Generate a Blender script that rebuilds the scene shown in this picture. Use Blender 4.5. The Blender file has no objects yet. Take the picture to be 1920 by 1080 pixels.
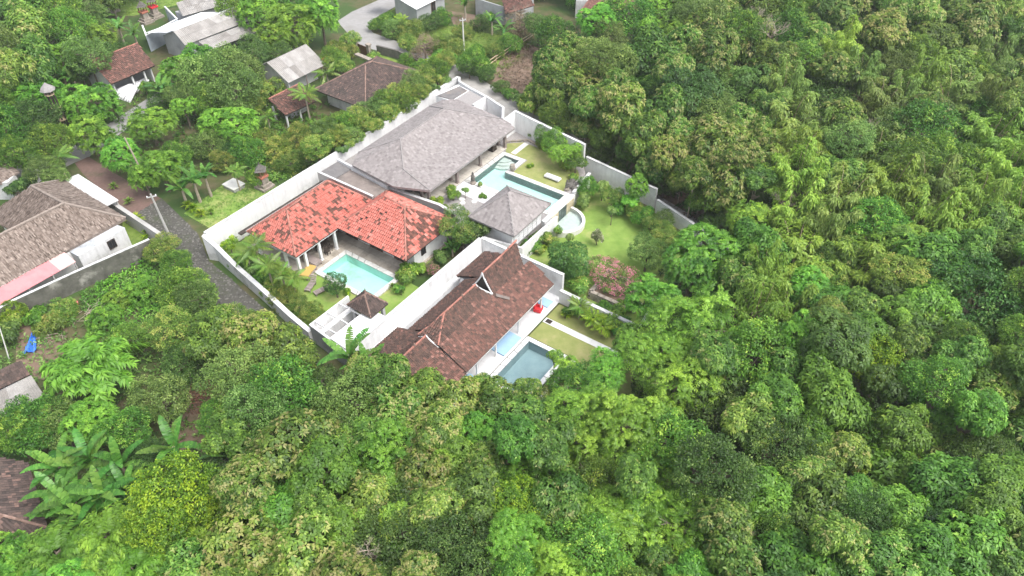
import bpy, bmesh, math, random
import numpy as np
from mathutils import Vector, Matrix
from mathutils.geometry import tessellate_polygon

random.seed(7)
RNG = np.random.default_rng(11)
SC = bpy.context.scene
COL = SC.collection
R = math.radians

# ------------------------------------------------------------------ camera, sky, sun, exposure
FPX, TILT, CAMH = 1400.0, R(42), 50.0
cam_data = bpy.data.cameras.new('camera')
cam_data.sensor_width = 36
cam_data.lens = FPX / 1920 * 36
cam_data.clip_end = 3000
cam = bpy.data.objects.new('camera', cam_data)
COL.objects.link(cam)
cam.location = (0, 0, CAMH)
cam.rotation_euler = (math.pi / 2 - TILT, 0, 0)
SC.camera = cam

SUN_EL, SUN_AZ = R(60), R(125)          # azimuth measured from +y towards +x
world = bpy.data.worlds.new('World')
SC.world = world
world.use_nodes = True
wn = world.node_tree.nodes
sky = wn.new('ShaderNodeTexSky')
sky.sky_type = 'NISHITA'
sky.sun_disc = False
sky.sun_elevation = SUN_EL
sky.sun_rotation = SUN_AZ
sky.air_density = 1.0
sky.dust_density = 4.0
sky.ozone_density = 1.0
hsv = wn.new('ShaderNodeHueSaturation')      # an overcast sky is almost colourless
hsv.inputs['Saturation'].default_value = 0.35
world.node_tree.links.new(sky.outputs[0], hsv.inputs['Color'])
world.node_tree.links.new(hsv.outputs[0], wn['Background'].inputs[0])
wn['Background'].inputs[1].default_value = 0.15

sun_data = bpy.data.lights.new('sun', 'SUN')
sun_data.energy = 1.0
sun_data.angle = R(40)
sun_data.color = (1, 0.97, 0.92)
sun = bpy.data.objects.new('sun', sun_data)
COL.objects.link(sun)
d = Vector((math.sin(SUN_AZ) * math.cos(SUN_EL), math.cos(SUN_AZ) * math.cos(SUN_EL), math.sin(SUN_EL)))
sun.rotation_euler = d.to_track_quat('Z', 'Y').to_euler()

SC.view_settings.view_transform = 'Standard'
SC.view_settings.look = 'None'
SC.view_settings.exposure = 1.26
SC.view_settings.gamma = 1
SC.view_settings.use_curve_mapping = False
SC.cycles.max_bounces = 6
SC.cycles.diffuse_bounces = 3
SC.cycles.transparent_max_bounces = 8
SC.cycles.transmission_bounces = 3
SC.cycles.glossy_bounces = 2
SC.cycles.caustics_reflective = False
SC.cycles.caustics_refractive = False

# ------------------------------------------------------------------ where things stand
ST, CT = math.sin(TILT), math.cos(TILT)


def P(px, py, z=0.0):
    """ground plan position (metres) of a point surveyed in the photograph, at height z"""
    dx, dy = px - 960, 540 - py
    dz = -FPX * ST + dy * CT
    s = (CAMH - z) / -dz
    return Vector((dx * s, (FPX * CT + dy * ST) * s, z))


def PX(v):
    """where a world point is seen in the photograph"""
    x, y, z = v[0], v[1], v[2] - CAMH
    dep = y * CT - z * ST
    return 960 + FPX * x / dep, 540 - FPX * (y * ST + z * CT) / dep, dep


# ------------------------------------------------------------------ objects
def tag(o, label=None, cat=None, group=None, kind=None):
    if label: o['label'] = label
    if cat: o['category'] = cat
    if group: o['group'] = group
    if kind: o['kind'] = kind
    return o


def thing(name, label, cat, loc=(0, 0, 0), rz=0, group=None):
    o = bpy.data.objects.new(name, None)
    COL.objects.link(o)
    o.location = loc
    o.rotation_euler = (0, 0, rz)
    o.empty_display_size = 0.3
    return tag(o, label, cat, group)


class MB:
    """collects faces (world or local metres) for ONE mesh"""

    def __init__(self):
        self.v, self.f, self.t = [], [], []

    def face(self, pts, tint=0.5):
        i = len(self.v)
        self.v += [tuple(p) for p in pts]
        self.f.append(tuple(range(i, i + len(pts))))
        self.t.append(tint)

    def poly(self, rings, z=None, tint=0.5, flip=False):
        """flat polygon with holes"""
        rr = [[Vector((p[0], p[1], p[2] if z is None else z)) for p in r] for r in rings]
        allp = [p for r in rr for p in r]
        for tri in tessellate_polygon(rr):
            q = [allp[k] for k in tri]
            n = (q[1] - q[0]).cross(q[2] - q[0])
            if n.length < 1e-9: continue
            if (n.z < 0) != flip: q.reverse()
            self.face(q, tint)

    def prism(self, ring, z0, z1, tint=0.5, holes=(), bottom=False):
        """ring of xy points, z1 number or per-point list"""
        n = len(ring)
        zt = z1 if isinstance(z1, (list, tuple)) else [z1] * n
        top = [Vector((p[0], p[1], zt[i])) for i, p in enumerate(ring)]
        zb = z0 if isinstance(z0, (list, tuple)) else [z0] * n
        bot = [Vector((p[0], p[1], zb[i])) for i, p in enumerate(ring)]
        area = sum(top[i].x * top[(i + 1) % n].y - top[(i + 1) % n].x * top[i].y for i in range(n))
        self.poly([top] + [[Vector((p[0], p[1], zt[0])) for p in h] for h in holes], tint=tint)
        for i in range(n):
            j = (i + 1) % n
            q = [bot[i], bot[j], top[j], top[i]]
            if area < 0: q.reverse()
            self.face(q, tint)
        if bottom: self.poly([bot], tint=tint, flip=True)
        for h in holes:
            m = len(h)
            ar = sum(h[i][0] * h[(i + 1) % m][1] - h[(i + 1) % m][0] * h[i][1] for i in range(m))
            for i in range(m):
                a, b = h[i], h[(i + 1) % m]
                q = [Vector((a[0], a[1], z0)), Vector((b[0], b[1], z0)), Vector((b[0], b[1], zt[0])), Vector((a[0], a[1], zt[0]))]
                if ar > 0: q.reverse()
                self.face(q, tint)

    def box(self, c, sx, sy, sz, rz=0, tint=0.5, tilt=0):
        """c = centre of the base"""
        ca, sa = math.cos(rz), math.sin(rz)
        ring = []
        for (x, y) in ((-1, -1), (1, -1), (1, 1), (-1, 1)):
            x, y = x * sx / 2, y * sy / 2
            ring.append((c[0] + x * ca - y * sa, c[1] + x * sa + y * ca))
        self.prism(ring, c[2], c[2] + sz, tint, bottom=True)

    def bar(self, a, b, w, h, tint=0.5):
        """beam of section w x h between two points (its axis line)"""
        a, b = Vector(a), Vector(b)
        d = (b - a)
        if d.length < 1e-6: return
        d.normalize()
        up = Vector((0, 0, 1)) if abs(d.z) < 0.95 else Vector((0, 1, 0))
        s = d.cross(up).normalized()
        u = s.cross(d).normalized()
        ra = [a + s * x * w / 2 + u * y * h / 2 for x, y in ((-1, -1), (1, -1), (1, 1), (-1, 1))]
        rb = [p + (b - a) for p in ra]
        for i in range(4):
            j = (i + 1) % 4
            self.face([ra[i], ra[j], rb[j], rb[i]], tint)
        self.face(ra[::-1], tint)
        self.face(rb, tint)

    def tube(self, pts, radii, n=6, tint=0.5, cap=True):
        pts = [Vector(p) for p in pts]
        rings = []
        for i, p in enumerate(pts):
            d = (pts[min(i + 1, len(pts) - 1)] - pts[max(i - 1, 0)])
            d = d.normalized() if d.length > 1e-9 else Vector((0, 0, 1))
            ref = Vector((1, 0, 0)) if abs(d.x) < 0.9 else Vector((0, 1, 0))
            s = d.cross(ref).normalized()
            u = d.cross(s)
            r = radii[i] if isinstance(radii, (list, tuple)) else radii
            rings.append([p + (s * math.cos(a) + u * math.sin(a)) * r for a in [2 * math.pi * k / n for k in range(n)]])
        for a, b in zip(rings, rings[1:]):
            for k in range(n):
                self.face([a[k], a[(k + 1) % n], b[(k + 1) % n], b[k]], tint)
        if cap:
            self.face(rings[0][::-1], tint)
            self.face(rings[-1], tint)

    def lathe(self, c, prof, n=10, tint=0.5):
        rings = [[(c[0] + r * math.cos(2 * math.pi * k / n), c[1] + r * math.sin(2 * math.pi * k / n), c[2] + z) for k in range(n)] for r, z in prof]
        for a, b in zip(rings, rings[1:]):
            for k in range(n):
                self.face([a[k], a[(k + 1) % n], b[(k + 1) % n], b[k]], tint)
        self.face(rings[-1], tint)

    def mesh(self, name, mat, smooth=False):
        me = bpy.data.meshes.new(name)
        me.from_pydata(self.v, [], self.f)
        at = me.attributes.new('tint', 'FLOAT', 'FACE')
        at.data.foreach_set('value', self.t)
        me.materials.append(mat)
        if smooth:
            bm = bmesh.new(); bm.from_mesh(me)
            bmesh.ops.remove_doubles(bm, verts=bm.verts, dist=1e-4)
            for f in bm.faces: f.smooth = True
            bm.to_mesh(me); bm.free()
        return me

    def build(self, name, mat, parent=None, smooth=False, **kw):
        o = bpy.data.objects.new(name, self.mesh(name, mat, smooth))
        COL.objects.link(o)
        if parent is not None:
            o.parent = parent
            o.matrix_parent_inverse = (Matrix.LocRotScale(parent.location, parent.rotation_euler, parent.scale) if parent.parent is None else Matrix()).inverted()
        return tag(o, **kw)


def link_mesh(name, me, parent=None, loc=(0, 0, 0), rot=(0, 0, 0), sc=(1, 1, 1)):
    o = bpy.data.objects.new(name, me)
    COL.objects.link(o)
    o.parent = parent
    o.location, o.rotation_euler, o.scale = loc, rot, sc
    return o


# ------------------------------------------------------------------ materials
def new_mat(name):
    m = bpy.data.materials.new(name)
    m.use_nodes = True
    nt = m.node_tree
    return m, nt, nt.nodes['Principled BSDF']


def mix_col(nt, fac, a, b, mode='MIX'):
    n = nt.nodes.new('ShaderNodeMix')
    n.data_type = 'RGBA'
    n.blend_type = mode
    for sock, val in ((n.inputs[0], fac), (n.inputs[6], a), (n.inputs[7], b)):
        if hasattr(val, 'is_output'): nt.links.new(val, sock)
        elif isinstance(val, (int, float)): sock.default_value = val
        else: sock.default_value = (*val, 1)
    return n.outputs[2]


def noise(nt, scale, detail=4, rough=0.6, vec=None):
    n = nt.nodes.new('ShaderNodeTexNoise')
    n.inputs['Scale'].default_value = scale
    n.inputs['Detail'].default_value = detail
    n.inputs['Roughness'].default_value = rough
    if vec is None:
        g = nt.nodes.new('ShaderNodeNewGeometry')
        vec = g.outputs['Position']
    nt.links.new(vec, n.inputs['Vector'])
    return n.outputs['Fac']


def ramp(nt, fac, stops):
    n = nt.nodes.new('ShaderNodeValToRGB')
    e = n.color_ramp.elements
    while len(e) < len(stops): e.new(0.5)
    for i, (p, c) in enumerate(stops):
        e[i].position = p
        e[i].color = (*c, 1) if len(c) == 3 else c
    nt.links.new(fac, n.inputs[0])
    return n.outputs[0]


def bump(nt, bsdf, fac, strength=0.3, dist=0.05):
    b = nt.nodes.new('ShaderNodeBump')
    b.inputs['Strength'].default_value = strength
    b.inputs['Distance'].default_value = dist
    nt.links.new(fac, b.inputs['Height'])
    nt.links.new(b.outputs[0], bsdf.inputs['Normal'])


def surf(name, ca, cb, scale=3.0, rough=0.8, cc=None, cscale=0.4, cpos=(0.5, 0.7), bmp=0.3, tint=0.0, metal=0.0, spec=0.3, streak=0.0):
    """two-tone noise; optional third colour in large blotches; optional per-face tint spread"""
    m, nt, b = new_mat(name)
    f = noise(nt, scale)
    c = ramp(nt, f, [(0.3, ca), (0.7, cb)])
    if cc:
        g = noise(nt, cscale, 5, 0.7)
        k = ramp(nt, g, [(cpos[0], (0, 0, 0)), (cpos[1], (1, 1, 1))])
        c = mix_col(nt, k, c, cc)
    if tint:
        a = nt.nodes.new('ShaderNodeAttribute'); a.attribute_name = 'tint'
        k = ramp(nt, a.outputs['Fac'], [(0, (1 - tint,) * 3), (1, (1 + tint,) * 3)])
        c = mix_col(nt, 1.0, c, k, 'MULTIPLY')
    if streak:                      # rain streaks and mould running down
        g = nt.nodes.new('ShaderNodeNewGeometry')
        mp = nt.nodes.new('ShaderNodeMapping'); mp.inputs['Scale'].default_value = (3.5, 3.5, 0.35)
        nt.links.new(g.outputs['Position'], mp.inputs['Vector'])
        k = ramp(nt, noise(nt, 1.0, 6, 0.7, mp.outputs[0]), [(0.45, (1, 1, 1)), (0.75, (1 - streak,) * 3)])
        c = mix_col(nt, 1.0, c, k, 'MULTIPLY')
    nt.links.new(c, b.inputs['Base Color'])
    b.inputs['Roughness'].default_value = rough
    b.inputs['Metallic'].default_value = metal
    b.inputs['Specular IOR Level'].default_value = spec
    if bmp: bump(nt, b, f, bmp)
    return m


def tint_mat(name, stops, rough=0.75, nscale=6.0, nvar=0.25, moss=None, mscale=0.5, mpos=(0.55, 0.7), spec=0.3):
    """colour read from the per-face tint through a ramp, with grain"""
    m, nt, b = new_mat(name)
    a = nt.nodes.new('ShaderNodeAttribute'); a.attribute_name = 'tint'
    c = ramp(nt, a.outputs['Fac'], stops)
    f = noise(nt, nscale)
    k = ramp(nt, f, [(0.3, (1 - nvar,) * 3), (0.7, (1 + nvar,) * 3)])
    c = mix_col(nt, 1.0, c, k, 'MULTIPLY')
    if moss:
        g = noise(nt, mscale, 5, 0.7)
        kk = ramp(nt, g, [(mpos[0], (0, 0, 0)), (mpos[1], (1, 1, 1))])
        c = mix_col(nt, kk, c, moss)
    nt.links.new(c, b.inputs['Base Color'])
    b.inputs['Roughness'].default_value = rough
    b.inputs['Specular IOR Level'].default_value = spec
    return m


def leaf_mat(name, stops, hue=0.02, val=0.25, trans=0.3, rough=0.45, spec=0.35):
    m, nt, b = new_mat(name)
    a = nt.nodes.new('ShaderNodeAttribute'); a.attribute_name = 'tint'
    c = ramp(nt, a.outputs['Fac'], stops)
    oi = nt.nodes.new('ShaderNodeObjectInfo')
    hs = nt.nodes.new('ShaderNodeHueSaturation')
    for sock, lo, hi in (('Hue', 0.5 - hue, 0.5 + hue), ('Value', 1 - val, 1 + val)):
        mr = nt.nodes.new('ShaderNodeMapRange')
        mr.inputs['To Min'].default_value = lo
        mr.inputs['To Max'].default_value = hi
        if sock == 'Value':
            mm = nt.nodes.new('ShaderNodeMath'); mm.operation = 'FRACT'
            m2 = nt.nodes.new('ShaderNodeMath'); m2.operation = 'MULTIPLY'; m2.inputs[1].default_value = 7.31
            nt.links.new(oi.outputs['Random'], m2.inputs[0]); nt.links.new(m2.outputs[0], mm.inputs[0])
            nt.links.new(mm.outputs[0], mr.inputs['Value'])
        else:
            nt.links.new(oi.outputs['Random'], mr.inputs['Value'])
        nt.links.new(mr.outputs[0], hs.inputs[sock])
    nt.links.new(c, hs.inputs['Color'])
    nt.links.new(hs.outputs[0], b.inputs['Base Color'])
    b.inputs['Roughness'].default_value = rough
    b.inputs['Specular IOR Level'].default_value = spec
    tr = nt.nodes.new('ShaderNodeBsdfTranslucent')
    nt.links.new(hs.outputs[0], tr.inputs['Color'])
    mx = nt.nodes.new('ShaderNodeMixShader')
    mx.inputs[0].default_value = trans
    nt.links.new(b.outputs[0], mx.inputs[1])
    nt.links.new(tr.outputs[0], mx.inputs[2])
    nt.links.new(mx.outputs[0], nt.nodes['Material Output'].inputs['Surface'])
    return m


def water_mat(name, tintc, rough=0.04, wave=0.5):
    m, nt, b = new_mat(name)
    nt.nodes.remove(b)
    t = nt.nodes.new('ShaderNodeBsdfTransparent'); t.inputs[0].default_value = (*tintc, 1)
    g = nt.nodes.new('ShaderNodeBsdfGlossy'); g.inputs['Roughness'].default_value = rough
    f = nt.nodes.new('ShaderNodeFresnel'); f.inputs['IOR'].default_value = 1.33
    n = noise(nt, 2.2, 3)
    bp = nt.nodes.new('ShaderNodeBump'); bp.inputs['Strength'].default_value = wave; bp.inputs['Distance'].default_value = 0.04
    nt.links.new(n, bp.inputs['Height'])
    nt.links.new(bp.outputs[0], g.inputs['Normal']); nt.links.new(bp.outputs[0], f.inputs['Normal'])
    mx = nt.nodes.new('ShaderNodeMixShader')
    nt.links.new(f.outputs[0], mx.inputs[0]); nt.links.new(t.outputs[0], mx.inputs[1]); nt.links.new(g.outputs[0], mx.inputs[2])
    nt.links.new(mx.outputs[0], nt.nodes['Material Output'].inputs['Surface'])
    return m


M = {}
M['ground'] = surf('earth', (0.06, 0.075, 0.022), (0.12, 0.10, 0.055), 0.8, 0.95, (0.045, 0.085, 0.02), 0.09, (0.45, 0.55), 0.6)
M['lawn'] = surf('lawn_grass', (0.20, 0.235, 0.07), (0.28, 0.29, 0.11), 1.2, 0.95, (0.35, 0.31, 0.155), 0.35, (0.5, 0.72), 0.5)
M['lawn_green'] = surf('green_lawn_grass', (0.145, 0.245, 0.045), (0.22, 0.32, 0.07), 1.0, 0.95, (0.33, 0.33, 0.13), 0.16, (0.5, 0.66), 0.5)
M['verge'] = surf('verge_grass', (0.12, 0.20, 0.03), (0.20, 0.27, 0.06), 1.5, 0.95, (0.09, 0.14, 0.03), 0.5, (0.5, 0.65), 0.6)
M['asphalt'] = surf('worn_asphalt', (0.25, 0.245, 0.24), (0.31, 0.30, 0.295), 2.0, 0.9, (0.21, 0.20, 0.185), 0.25, (0.5, 0.7), 0.2)
M['concrete_lane'] = surf('lane_concrete', (0.30, 0.29, 0.275), (0.38, 0.365, 0.345), 1.6, 0.9, (0.22, 0.20, 0.17), 0.3, (0.52, 0.72), 0.25)
M['redlane'] = surf('red_earth_paving', (0.13, 0.085, 0.072), (0.18, 0.115, 0.098), 3.0, 0.95, (0.09, 0.085, 0.05), 0.3, (0.5, 0.7), 0.3)
M['darklane'] = surf('dark_lane_bed', (0.06, 0.058, 0.05), (0.10, 0.096, 0.085), 2.5, 0.92, (0.065, 0.075, 0.045), 0.35, (0.5, 0.68), 0.35)
M['cobble'] = surf('cobble_stone', (0.08, 0.077, 0.07), (0.135, 0.13, 0.118), 5, 0.85, tint=0.45)
M['soil'] = surf('bare_soil', (0.15, 0.10, 0.07), (0.22, 0.16, 0.12), 1.5, 0.95, (0.10, 0.10, 0.045), 0.4, (0.5, 0.7), 0.6)
M['white'] = surf('white_render', (0.68, 0.68, 0.68), (0.75, 0.75, 0.75), 1.2, 0.8, (0.42, 0.42, 0.41), 0.45, (0.56, 0.82), 0.15, streak=0.16)
M['white_old'] = surf('stained_white_render', (0.56, 0.56, 0.56), (0.66, 0.66, 0.66), 1.6, 0.85, (0.30, 0.31, 0.29), 0.8, (0.50, 0.74), 0.2, streak=0.22)
M['white_clean'] = surf('white_paint', (0.68, 0.68, 0.68), (0.74, 0.74, 0.74), 1.5, 0.6, bmp=0.05)
M['coping'] = surf('pale_coping_stone', (0.56, 0.55, 0.52), (0.66, 0.65, 0.62), 2.5, 0.7, tint=0.06, bmp=0.1)
M['terrace_white'] = surf('white_terrace_stone', (0.64, 0.64, 0.65), (0.72, 0.72, 0.73), 1.2, 0.35, tint=0.04, bmp=0.05, spec=0.5)
M['terrace_old'] = surf('mossy_paving_stone', (0.34, 0.30, 0.25), (0.50, 0.45, 0.385), 2.2, 0.9, (0.19, 0.165, 0.13), 0.55, (0.5, 0.72), 0.4, tint=0.2)
M['deck_beige'] = surf('beige_terrace_tile', (0.50, 0.46, 0.40), (0.60, 0.56, 0.50), 2.0, 0.7, tint=0.08, bmp=0.1)
M['stone_step'] = surf('stepping_stone', (0.55, 0.54, 0.51), (0.68, 0.67, 0.64), 4, 0.85)
M['gravel'] = surf('grey_gravel', (0.22, 0.205, 0.20), (0.36, 0.34, 0.33), 9, 0.95, bmp=0.8)
M['moss_wall'] = surf('mossy_concrete', (0.075, 0.075, 0.062), (0.15, 0.145, 0.125), 1.3, 0.92, (0.30, 0.29, 0.26), 0.35, (0.56, 0.68), 0.4)
M['concrete'] = surf('grey_concrete', (0.34, 0.33, 0.32), (0.44, 0.43, 0.41), 2.0, 0.9, (0.22, 0.22, 0.20), 0.5, (0.5, 0.75), 0.25)
M['grey_wall'] = surf('grey_block_wall', (0.30, 0.31, 0.32), (0.40, 0.41, 0.42), 2.0, 0.9, (0.20, 0.21, 0.21), 0.5, (0.5, 0.72), 0.25)
M['blue_wall'] = surf('pale_blue_render', (0.38, 0.43, 0.49), (0.48, 0.53, 0.58), 1.5, 0.85, (0.28, 0.30, 0.33), 0.5, (0.55, 0.75), 0.15)
M['flat_roof'] = surf('flat_roof_felt', (0.13, 0.125, 0.125), (0.19, 0.18, 0.175), 1.4, 0.9, (0.24, 0.20, 0.17), 0.4, (0.5, 0.7), 0.2)
M['flat_roof2'] = surf('brown_flat_roof', (0.17, 0.145, 0.13), (0.24, 0.205, 0.185), 1.4, 0.9, (0.13, 0.115, 0.105), 0.5, (0.5, 0.7), 0.2)
M['dark'] = surf('dark_timber', (0.035, 0.028, 0.024), (0.07, 0.055, 0.045), 4, 0.7)
M['wood'] = surf('grey_timber', (0.22, 0.18, 0.165), (0.32, 0.27, 0.25), 6, 0.75, tint=0.2)
M['brown_wood'] = surf('brown_timber', (0.12, 0.07, 0.04), (0.2, 0.12, 0.075), 6, 0.7)
M['bamboo_pole'] = surf('dry_bamboo', (0.36, 0.27, 0.17), (0.50, 0.40, 0.28), 5, 0.6)
M['trunk'] = surf('bark', (0.10, 0.08, 0.06), (0.19, 0.16, 0.125), 6, 0.9)
M['pale_trunk'] = surf('pale_bark', (0.26, 0.22, 0.17), (0.40, 0.34, 0.27), 5, 0.85)
M['steel'] = surf('galvanised_steel', (0.5, 0.5, 0.5), (0.6, 0.6, 0.6), 4, 0.45, metal=0.3)
M['glass'] = surf('dark_window_glass', (0.02, 0.022, 0.025), (0.03, 0.033, 0.036), 2, 0.1, bmp=0, spec=0.5)
M['statue'] = surf('dark_carved_stone', (0.075, 0.07, 0.062), (0.16, 0.15, 0.135), 7, 0.9)
M['beige_stone'] = surf('beige_cladding', (0.40, 0.34, 0.22), (0.52, 0.46, 0.33), 3, 0.85, tint=0.12)
M['wet_stone'] = surf('wet_green_stone', (0.055, 0.08, 0.07), (0.10, 0.13, 0.115), 2.5, 0.3, tint=0.25)
M['old_stone'] = surf('weathered_stone', (0.22, 0.19, 0.16), (0.36, 0.31, 0.27), 3, 0.9, (0.13, 0.14, 0.09), 1.0, (0.5, 0.7), 0.4, tint=0.2)
M['pink'] = surf('pink_awning_sheet', (0.52, 0.19, 0.20), (0.58, 0.23, 0.24), 1.0, 0.6, (0.52, 0.24, 0.24), 0.5, bmp=0.05)
M['pink_pale'] = surf('faded_pink_sheet', (0.56, 0.36, 0.335), (0.62, 0.41, 0.385), 1.0, 0.6, bmp=0.05)
M['red'] = surf('red_fabric', (0.62, 0.03, 0.04), (0.70, 0.05, 0.06), 3, 0.7)
M['yellow'] = surf('yellow_fabric', (0.42, 0.28, 0.08), (0.50, 0.34, 0.11), 3, 0.7)
M['blue'] = surf('blue_tarpaulin', (0.03, 0.13, 0.50), (0.05, 0.19, 0.62), 3, 0.5)
M['sky_blue'] = surf('pale_blue_panel', (0.30, 0.48, 0.68), (0.36, 0.54, 0.73), 1.2, 0.6)
M['plastic_white'] = surf('white_plastic_sheet', (0.72, 0.72, 0.74), (0.82, 0.82, 0.84), 3, 0.4)
M['corr'] = tint_mat('fibre_cement_sheet', [(0, (0.211, 0.196, 0.182)), (0.5, (0.281, 0.266, 0.251)), (1, (0.367, 0.354, 0.342))], nscale=1.2, nvar=0.16, moss=(0.22, 0.20, 0.18), mscale=0.5, mpos=(0.56, 0.8))
M['corr_white'] = tint_mat('white_metal_sheet', [(0, (0.607, 0.616, 0.626)), (1, (0.736, 0.745, 0.754))], 0.5, 1.5, 0.06)
M['red_tile'] = tint_mat('red_clay_tile', [(0, (0.08, 0.042, 0.032)), (0.22, (0.17, 0.075, 0.055)), (0.3, (0.37, 0.11, 0.083)), (0.7, (0.46, 0.155, 0.122)), (1, (0.56, 0.25, 0.205))], 0.75, 9, 0.2)
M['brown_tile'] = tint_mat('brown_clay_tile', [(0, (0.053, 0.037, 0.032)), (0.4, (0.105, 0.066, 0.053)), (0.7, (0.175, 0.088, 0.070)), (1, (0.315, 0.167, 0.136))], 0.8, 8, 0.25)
M['dark_tile'] = tint_mat('dark_clay_tile', [(0, (0.045, 0.036, 0.033)), (0.6, (0.10, 0.072, 0.063)), (1, (0.19, 0.12, 0.10))], 0.85, 8, 0.25, (0.05, 0.045, 0.04), 0.6)
M['ridge_red'] = surf('ridge_tile', (0.30, 0.125, 0.095), (0.40, 0.185, 0.145), 3, 0.8, (0.19, 0.105, 0.085), 0.8, (0.5, 0.7), tint=0.2)
M['ridge_dark'] = surf('dark_ridge_tile', (0.16, 0.10, 0.08), (0.25, 0.17, 0.14), 3, 0.85, tint=0.25)
M['shingle'] = tint_mat('grey_shingle', [(0, (0.179, 0.160, 0.156)), (0.5, (0.244, 0.221, 0.216)), (1, (0.313, 0.287, 0.280))], 0.9, 5, 0.12)
M['shingle_ridge'] = surf('grey_ridge', (0.23, 0.215, 0.21), (0.29, 0.272, 0.268), 4, 0.9)
M['thatch'] = tint_mat('dry_thatch', [(0, (0.076, 0.057, 0.046)), (0.4, (0.165, 0.129, 0.108)), (1, (0.290, 0.239, 0.205))], 0.95, 3, 0.22)
M['pool_tile'] = surf('turquoise_pool_tile', (0.55, 0.80, 0.75), (0.64, 0.86, 0.82), 1.0, 0.5, (0.48, 0.76, 0.71), 0.4, (0.5, 0.75), 0.0)
M['pool_tile2'] = surf('algae_pool_tile', (0.48, 0.78, 0.70), (0.55, 0.84, 0.77), 1.0, 0.5, (0.34, 0.52, 0.40), 0.22, (0.56, 0.75), 0.0)
M['pool_grey'] = surf('grey_pool_stone', (0.25, 0.33, 0.345), (0.31, 0.39, 0.40), 1.2, 0.5, bmp=0.0)
M['water'] = water_mat('pool_water', (0.88, 0.975, 0.965))
M['water_grey'] = water_mat('still_water', (0.86, 0.94, 0.96))
# ------------------------------------------------------------------ foliage meshes
LEAF = {
    'teak': leaf_mat('teak_leaf', [(0, (0.052, 0.116, 0.016)), (0.4, (0.115, 0.222, 0.033)), (0.72, (0.262, 0.407, 0.061)), (0.80, (0.285, 0.343, 0.089)), (1, (0.414, 0.372, 0.158))]),
    'green': leaf_mat('broad_leaf', [(0, (0.046, 0.122, 0.015)), (0.5, (0.109, 0.244, 0.029)), (0.85, (0.190, 0.366, 0.041)), (1, (0.388, 0.537, 0.079))]),
    'dark': leaf_mat('dark_leaf', [(0, (0.027, 0.070, 0.014)), (0.5, (0.066, 0.146, 0.026)), (0.9, (0.119, 0.227, 0.046)), (1, (0.245, 0.366, 0.088))]),
    'feather': leaf_mat('feathery_leaf', [(0, (0.061, 0.164, 0.019)), (0.5, (0.126, 0.290, 0.029)), (1, (0.299, 0.530, 0.061))]),
    'fine': leaf_mat('fine_leaf', [(0, (0.058, 0.122, 0.025)), (0.5, (0.132, 0.237, 0.048)), (1, (0.299, 0.431, 0.113))]),
    'yellow': leaf_mat('yellow_green_leaf', [(0, (0.055, 0.13, 0.012)), (0.5, (0.145, 0.27, 0.018)), (1, (0.390, 0.516, 0.034))], hue=0.01, val=0.12),
    'bamboo': leaf_mat('bamboo_leaf', [(0, (0.094, 0.199, 0.022)), (0.5, (0.198, 0.353, 0.044)), (1, (0.429, 0.600, 0.089))], hue=0.015),
    'bamboo_dull': leaf_mat('dull_bamboo_leaf', [(0, (0.082, 0.154, 0.026)), (0.5, (0.181, 0.289, 0.056)), (1, (0.400, 0.492, 0.114))], hue=0.015),
    'olive': leaf_mat('olive_leaf', [(0, (0.076, 0.154, 0.022)), (0.5, (0.159, 0.275, 0.040)), (0.85, (0.264, 0.372, 0.066)), (1, (0.456, 0.446, 0.114))]),
    'banana': leaf_mat('banana_leaf', [(0, (0.050, 0.143, 0.021)), (0.6, (0.094, 0.231, 0.035)), (1, (0.176, 0.341, 0.059))], rough=0.35),
    'palm': leaf_mat('palm_leaf', [(0, (0.060, 0.146, 0.017)), (0.6, (0.130, 0.244, 0.032)), (1, (0.260, 0.366, 0.063))], rough=0.4),
    'pink': leaf_mat('bougainvillea_leaf', [(0, (0.06, 0.13, 0.025)), (0.66, (0.17, 0.28, 0.05)), (0.72, (0.48, 0.13, 0.19)), (1, (0.62, 0.27, 0.30))], trans=0.35),
    'white': leaf_mat('pale_blossom', [(0, (0.14, 0.20, 0.05)), (0.4, (0.30, 0.32, 0.14)), (1, (0.68, 0.66, 0.48))]),
    'dry': leaf_mat('dry_leaf', [(0, (0.12, 0.085, 0.055)), (0.6, (0.25, 0.18, 0.12)), (1, (0.38, 0.29, 0.20))]),
    'grass': leaf_mat('grass_blade', [(0, (0.060, 0.146, 0.017)), (0.6, (0.130, 0.256, 0.034)), (1, (0.240, 0.354, 0.074))]),
}


def unit(a):
    return a / np.maximum(np.linalg.norm(a, axis=-1, keepdims=True), 1e-9)


def rvec(n):
    return unit(RNG.normal(size=(n, 3)))


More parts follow.
